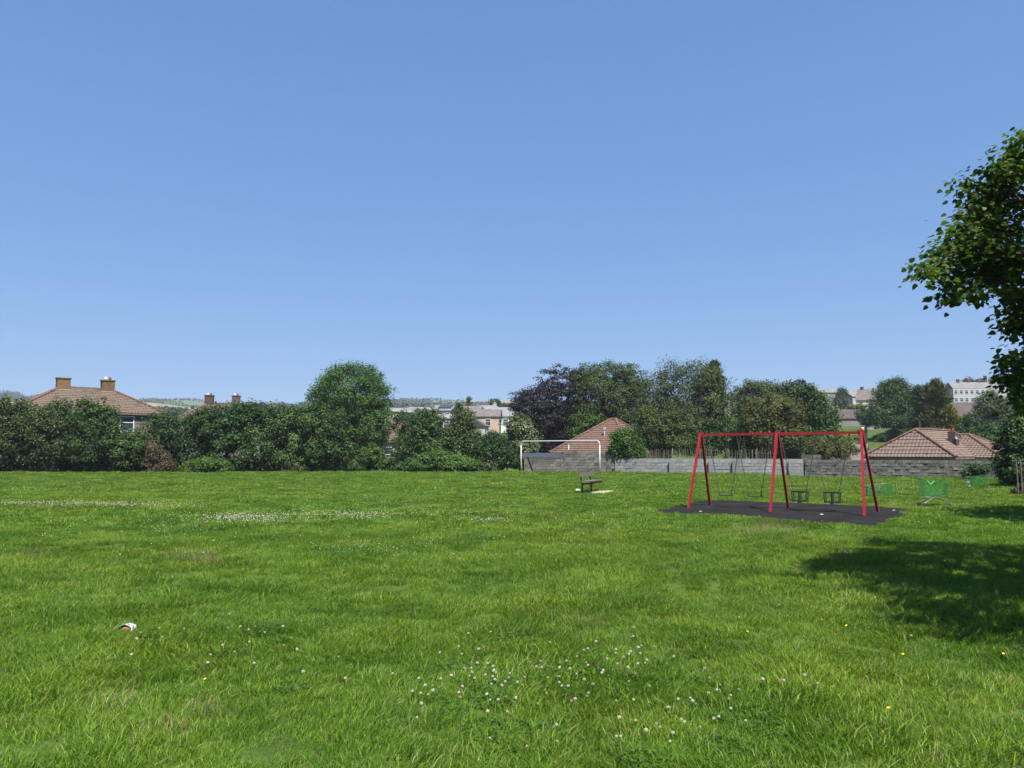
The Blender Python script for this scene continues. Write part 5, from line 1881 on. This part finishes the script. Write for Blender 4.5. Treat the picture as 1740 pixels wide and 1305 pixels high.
heads = [clover_mesh('clover_flower', 'clover_white', 1), clover_mesh('clover_flower', 'clover_white', 2), clover_mesh('clover_flower', 'clover_pink', 3)]
stem_me = MB().tube([(0, 0, -.115), (.006, 0, -.05), (0, 0, -.006)], .0014, 4).mesh('stem', 'stem_green')
n_ind = 0
for k, (px, py, sx_, sy_, n) in enumerate(CLUST):
    r = random.Random(700 + k)
    where = ('in the large patch of the near grass' if 650 < px < 1300 and py > 1050 else 'in the sparse patch right of the crushed cup' if py > 1050 and px < 650
             else 'in or beside the tree shadow' if py > 1000 else 'in the white flower band of the middle field')
    for j in range(n):
        if n_ind >= 298:
            break
        x_, y_ = px + r.gauss(0, sx_), py + r.gauss(0, sy_)
        if y_ > 1300 or y_ < 865:
            continue
        q_ = gp(x_, y_)
        hz_ = r.uniform(.045, .085)
        m_ = heads[0 if r.random() < .45 else (1 if r.random() < .7 else 2)]
        s_ = r.uniform(.7, 1.25)
        o_ = link('clover_flower', m_, None, (q_.x, q_.y, q_.z + hz_), (r.gauss(0, .25), r.gauss(0, .25), r.uniform(0, 6.28)), (s_,) * 3)
        tag(o_, 'small white clover flower head ' + where, 'flower', 'clover flowers ' + where)
        link('stem', stem_me, o_, None)
        n_ind += 1
# far bands of clover, too many to count
rng = np.random.default_rng(61)
Vs, Fs = [], []
oct_v = np.array([[1, 0, 0], [0, 1, 0], [-1, 0, 0], [0, -1, 0], [0, 0, 1], [0, 0, -1.]])
oct_f = np.array([[0, 1, 4], [1, 2, 4], [2, 3, 4], [3, 0, 4], [1, 0, 5], [2, 1, 5], [3, 2, 5], [0, 3, 5]])
cnt = 0
for (px, py, sx_, sy_, n) in [(60, 859, 70, 2.2, 230), (180, 860, 70, 2.4, 240), (280, 862, 60, 3.0, 90), (400, 884, 42, 4.5, 260), (470, 881, 60, 5, 160), (560, 877, 60, 4, 110), (620, 880, 30, 4, 120), (760, 872, 70, 6, 70), (830, 888, 26, 2, 60), (700, 850, 160, 10, 120),
                              (260, 885, 120, 12, 70), (600, 820, 240, 8, 130), (1450, 822, 60, 3, 90), (1530, 830, 30, 3, 60), (1660, 833, 40, 4, 50), (120, 825, 120, 6, 90), (330, 925, 160, 14, 40), (980, 900, 120, 18, 40)]:
    for _ in range(int(n * 1.1)):
        x_, y_ = px + rng.normal() * sx_, py + rng.normal() * sy_
        if y_ < 806:
            continue
        q_ = gp(x_, y_)
        if in_poly(np.array([q_.x]), np.array([q_.y]), RING)[0]:
            continue
        Vs.append(np.array([q_.x, q_.y, q_.z + rng.uniform(.065, .10)]) + oct_v * rng.uniform(.011, .016))
        Fs.append(oct_f + 6 * cnt)
        cnt += 1
cb = stuff(link('clover_drift', np_mesh('clover_drift', np.concatenate(Vs), np.concatenate(Fs), 'clover_white')))
tag(cb, 'drifts of tiny white clover flowers across the middle of the field', 'flowers')


def petal_mesh():
    mb_ = MB()
    for k in range(12):
        a = 2 * math.pi * k / 12
        t, u_ = Vector((-math.sin(a), math.cos(a), 0)), Vector((math.cos(a), math.sin(a), .45))
        mb_.add([(0, 0, 0), u_ * .007 + t * .003, u_ * .0115, u_ * .007 - t * .003], [(0, 1, 2, 3)])
    return mb_.mesh('yellow_flower', 'petal_yellow')


pm_ = petal_mesh()
for (px, py, lab) in [(834, 1090, 'yellow flower above the large clover patch'), (348, 1175, 'yellow flower below the sparse clover patch'), (1397, 1068, 'yellow flower left of the tree shadow tip'), (1439, 1079, 'yellow flower just below the tree shadow'),
                      (1535, 1130, 'yellow flower in sunlight below the tree shadow'), (1706, 1129, 'yellow flower nearest the right edge below the shadow'), (1511, 1227, 'yellow flower low in the right foreground'), (1270, 1090, 'yellow flower right of the clover patch top')]:
    q_ = gp(px, py)
    o_ = link('yellow_flower', pm_, None, (q_.x, q_.y, q_.z + .085), (random.gauss(.3, .2), random.gauss(0, .2), random.uniform(0, 6)))
    tag(o_, lab, 'flower', 'yellow wild flowers')
    link('stem', stem_me, o_, None)

# ------------------------------------------------------------------ air
m, nt, b, out = newmat('haze_air')
nt.nodes.remove(b)
pv = nt.nodes.new('ShaderNodeVolumePrincipled')
pv.inputs['Color'].default_value = (0.78, 0.88, 1.0, 1)
pv.inputs['Density'].default_value = 0.00026
pv.inputs['Anisotropy'].default_value = 0.2
nt.links.new(pv.outputs[0], out.inputs['Volume'])
hz_ = MB().box((0, 0, 35), (6600, 6600, 180)).build('haze', 'haze_air')
stuff(hz_)
tag(hz_, 'thin pale haze in the air over town and hills', 'haze')
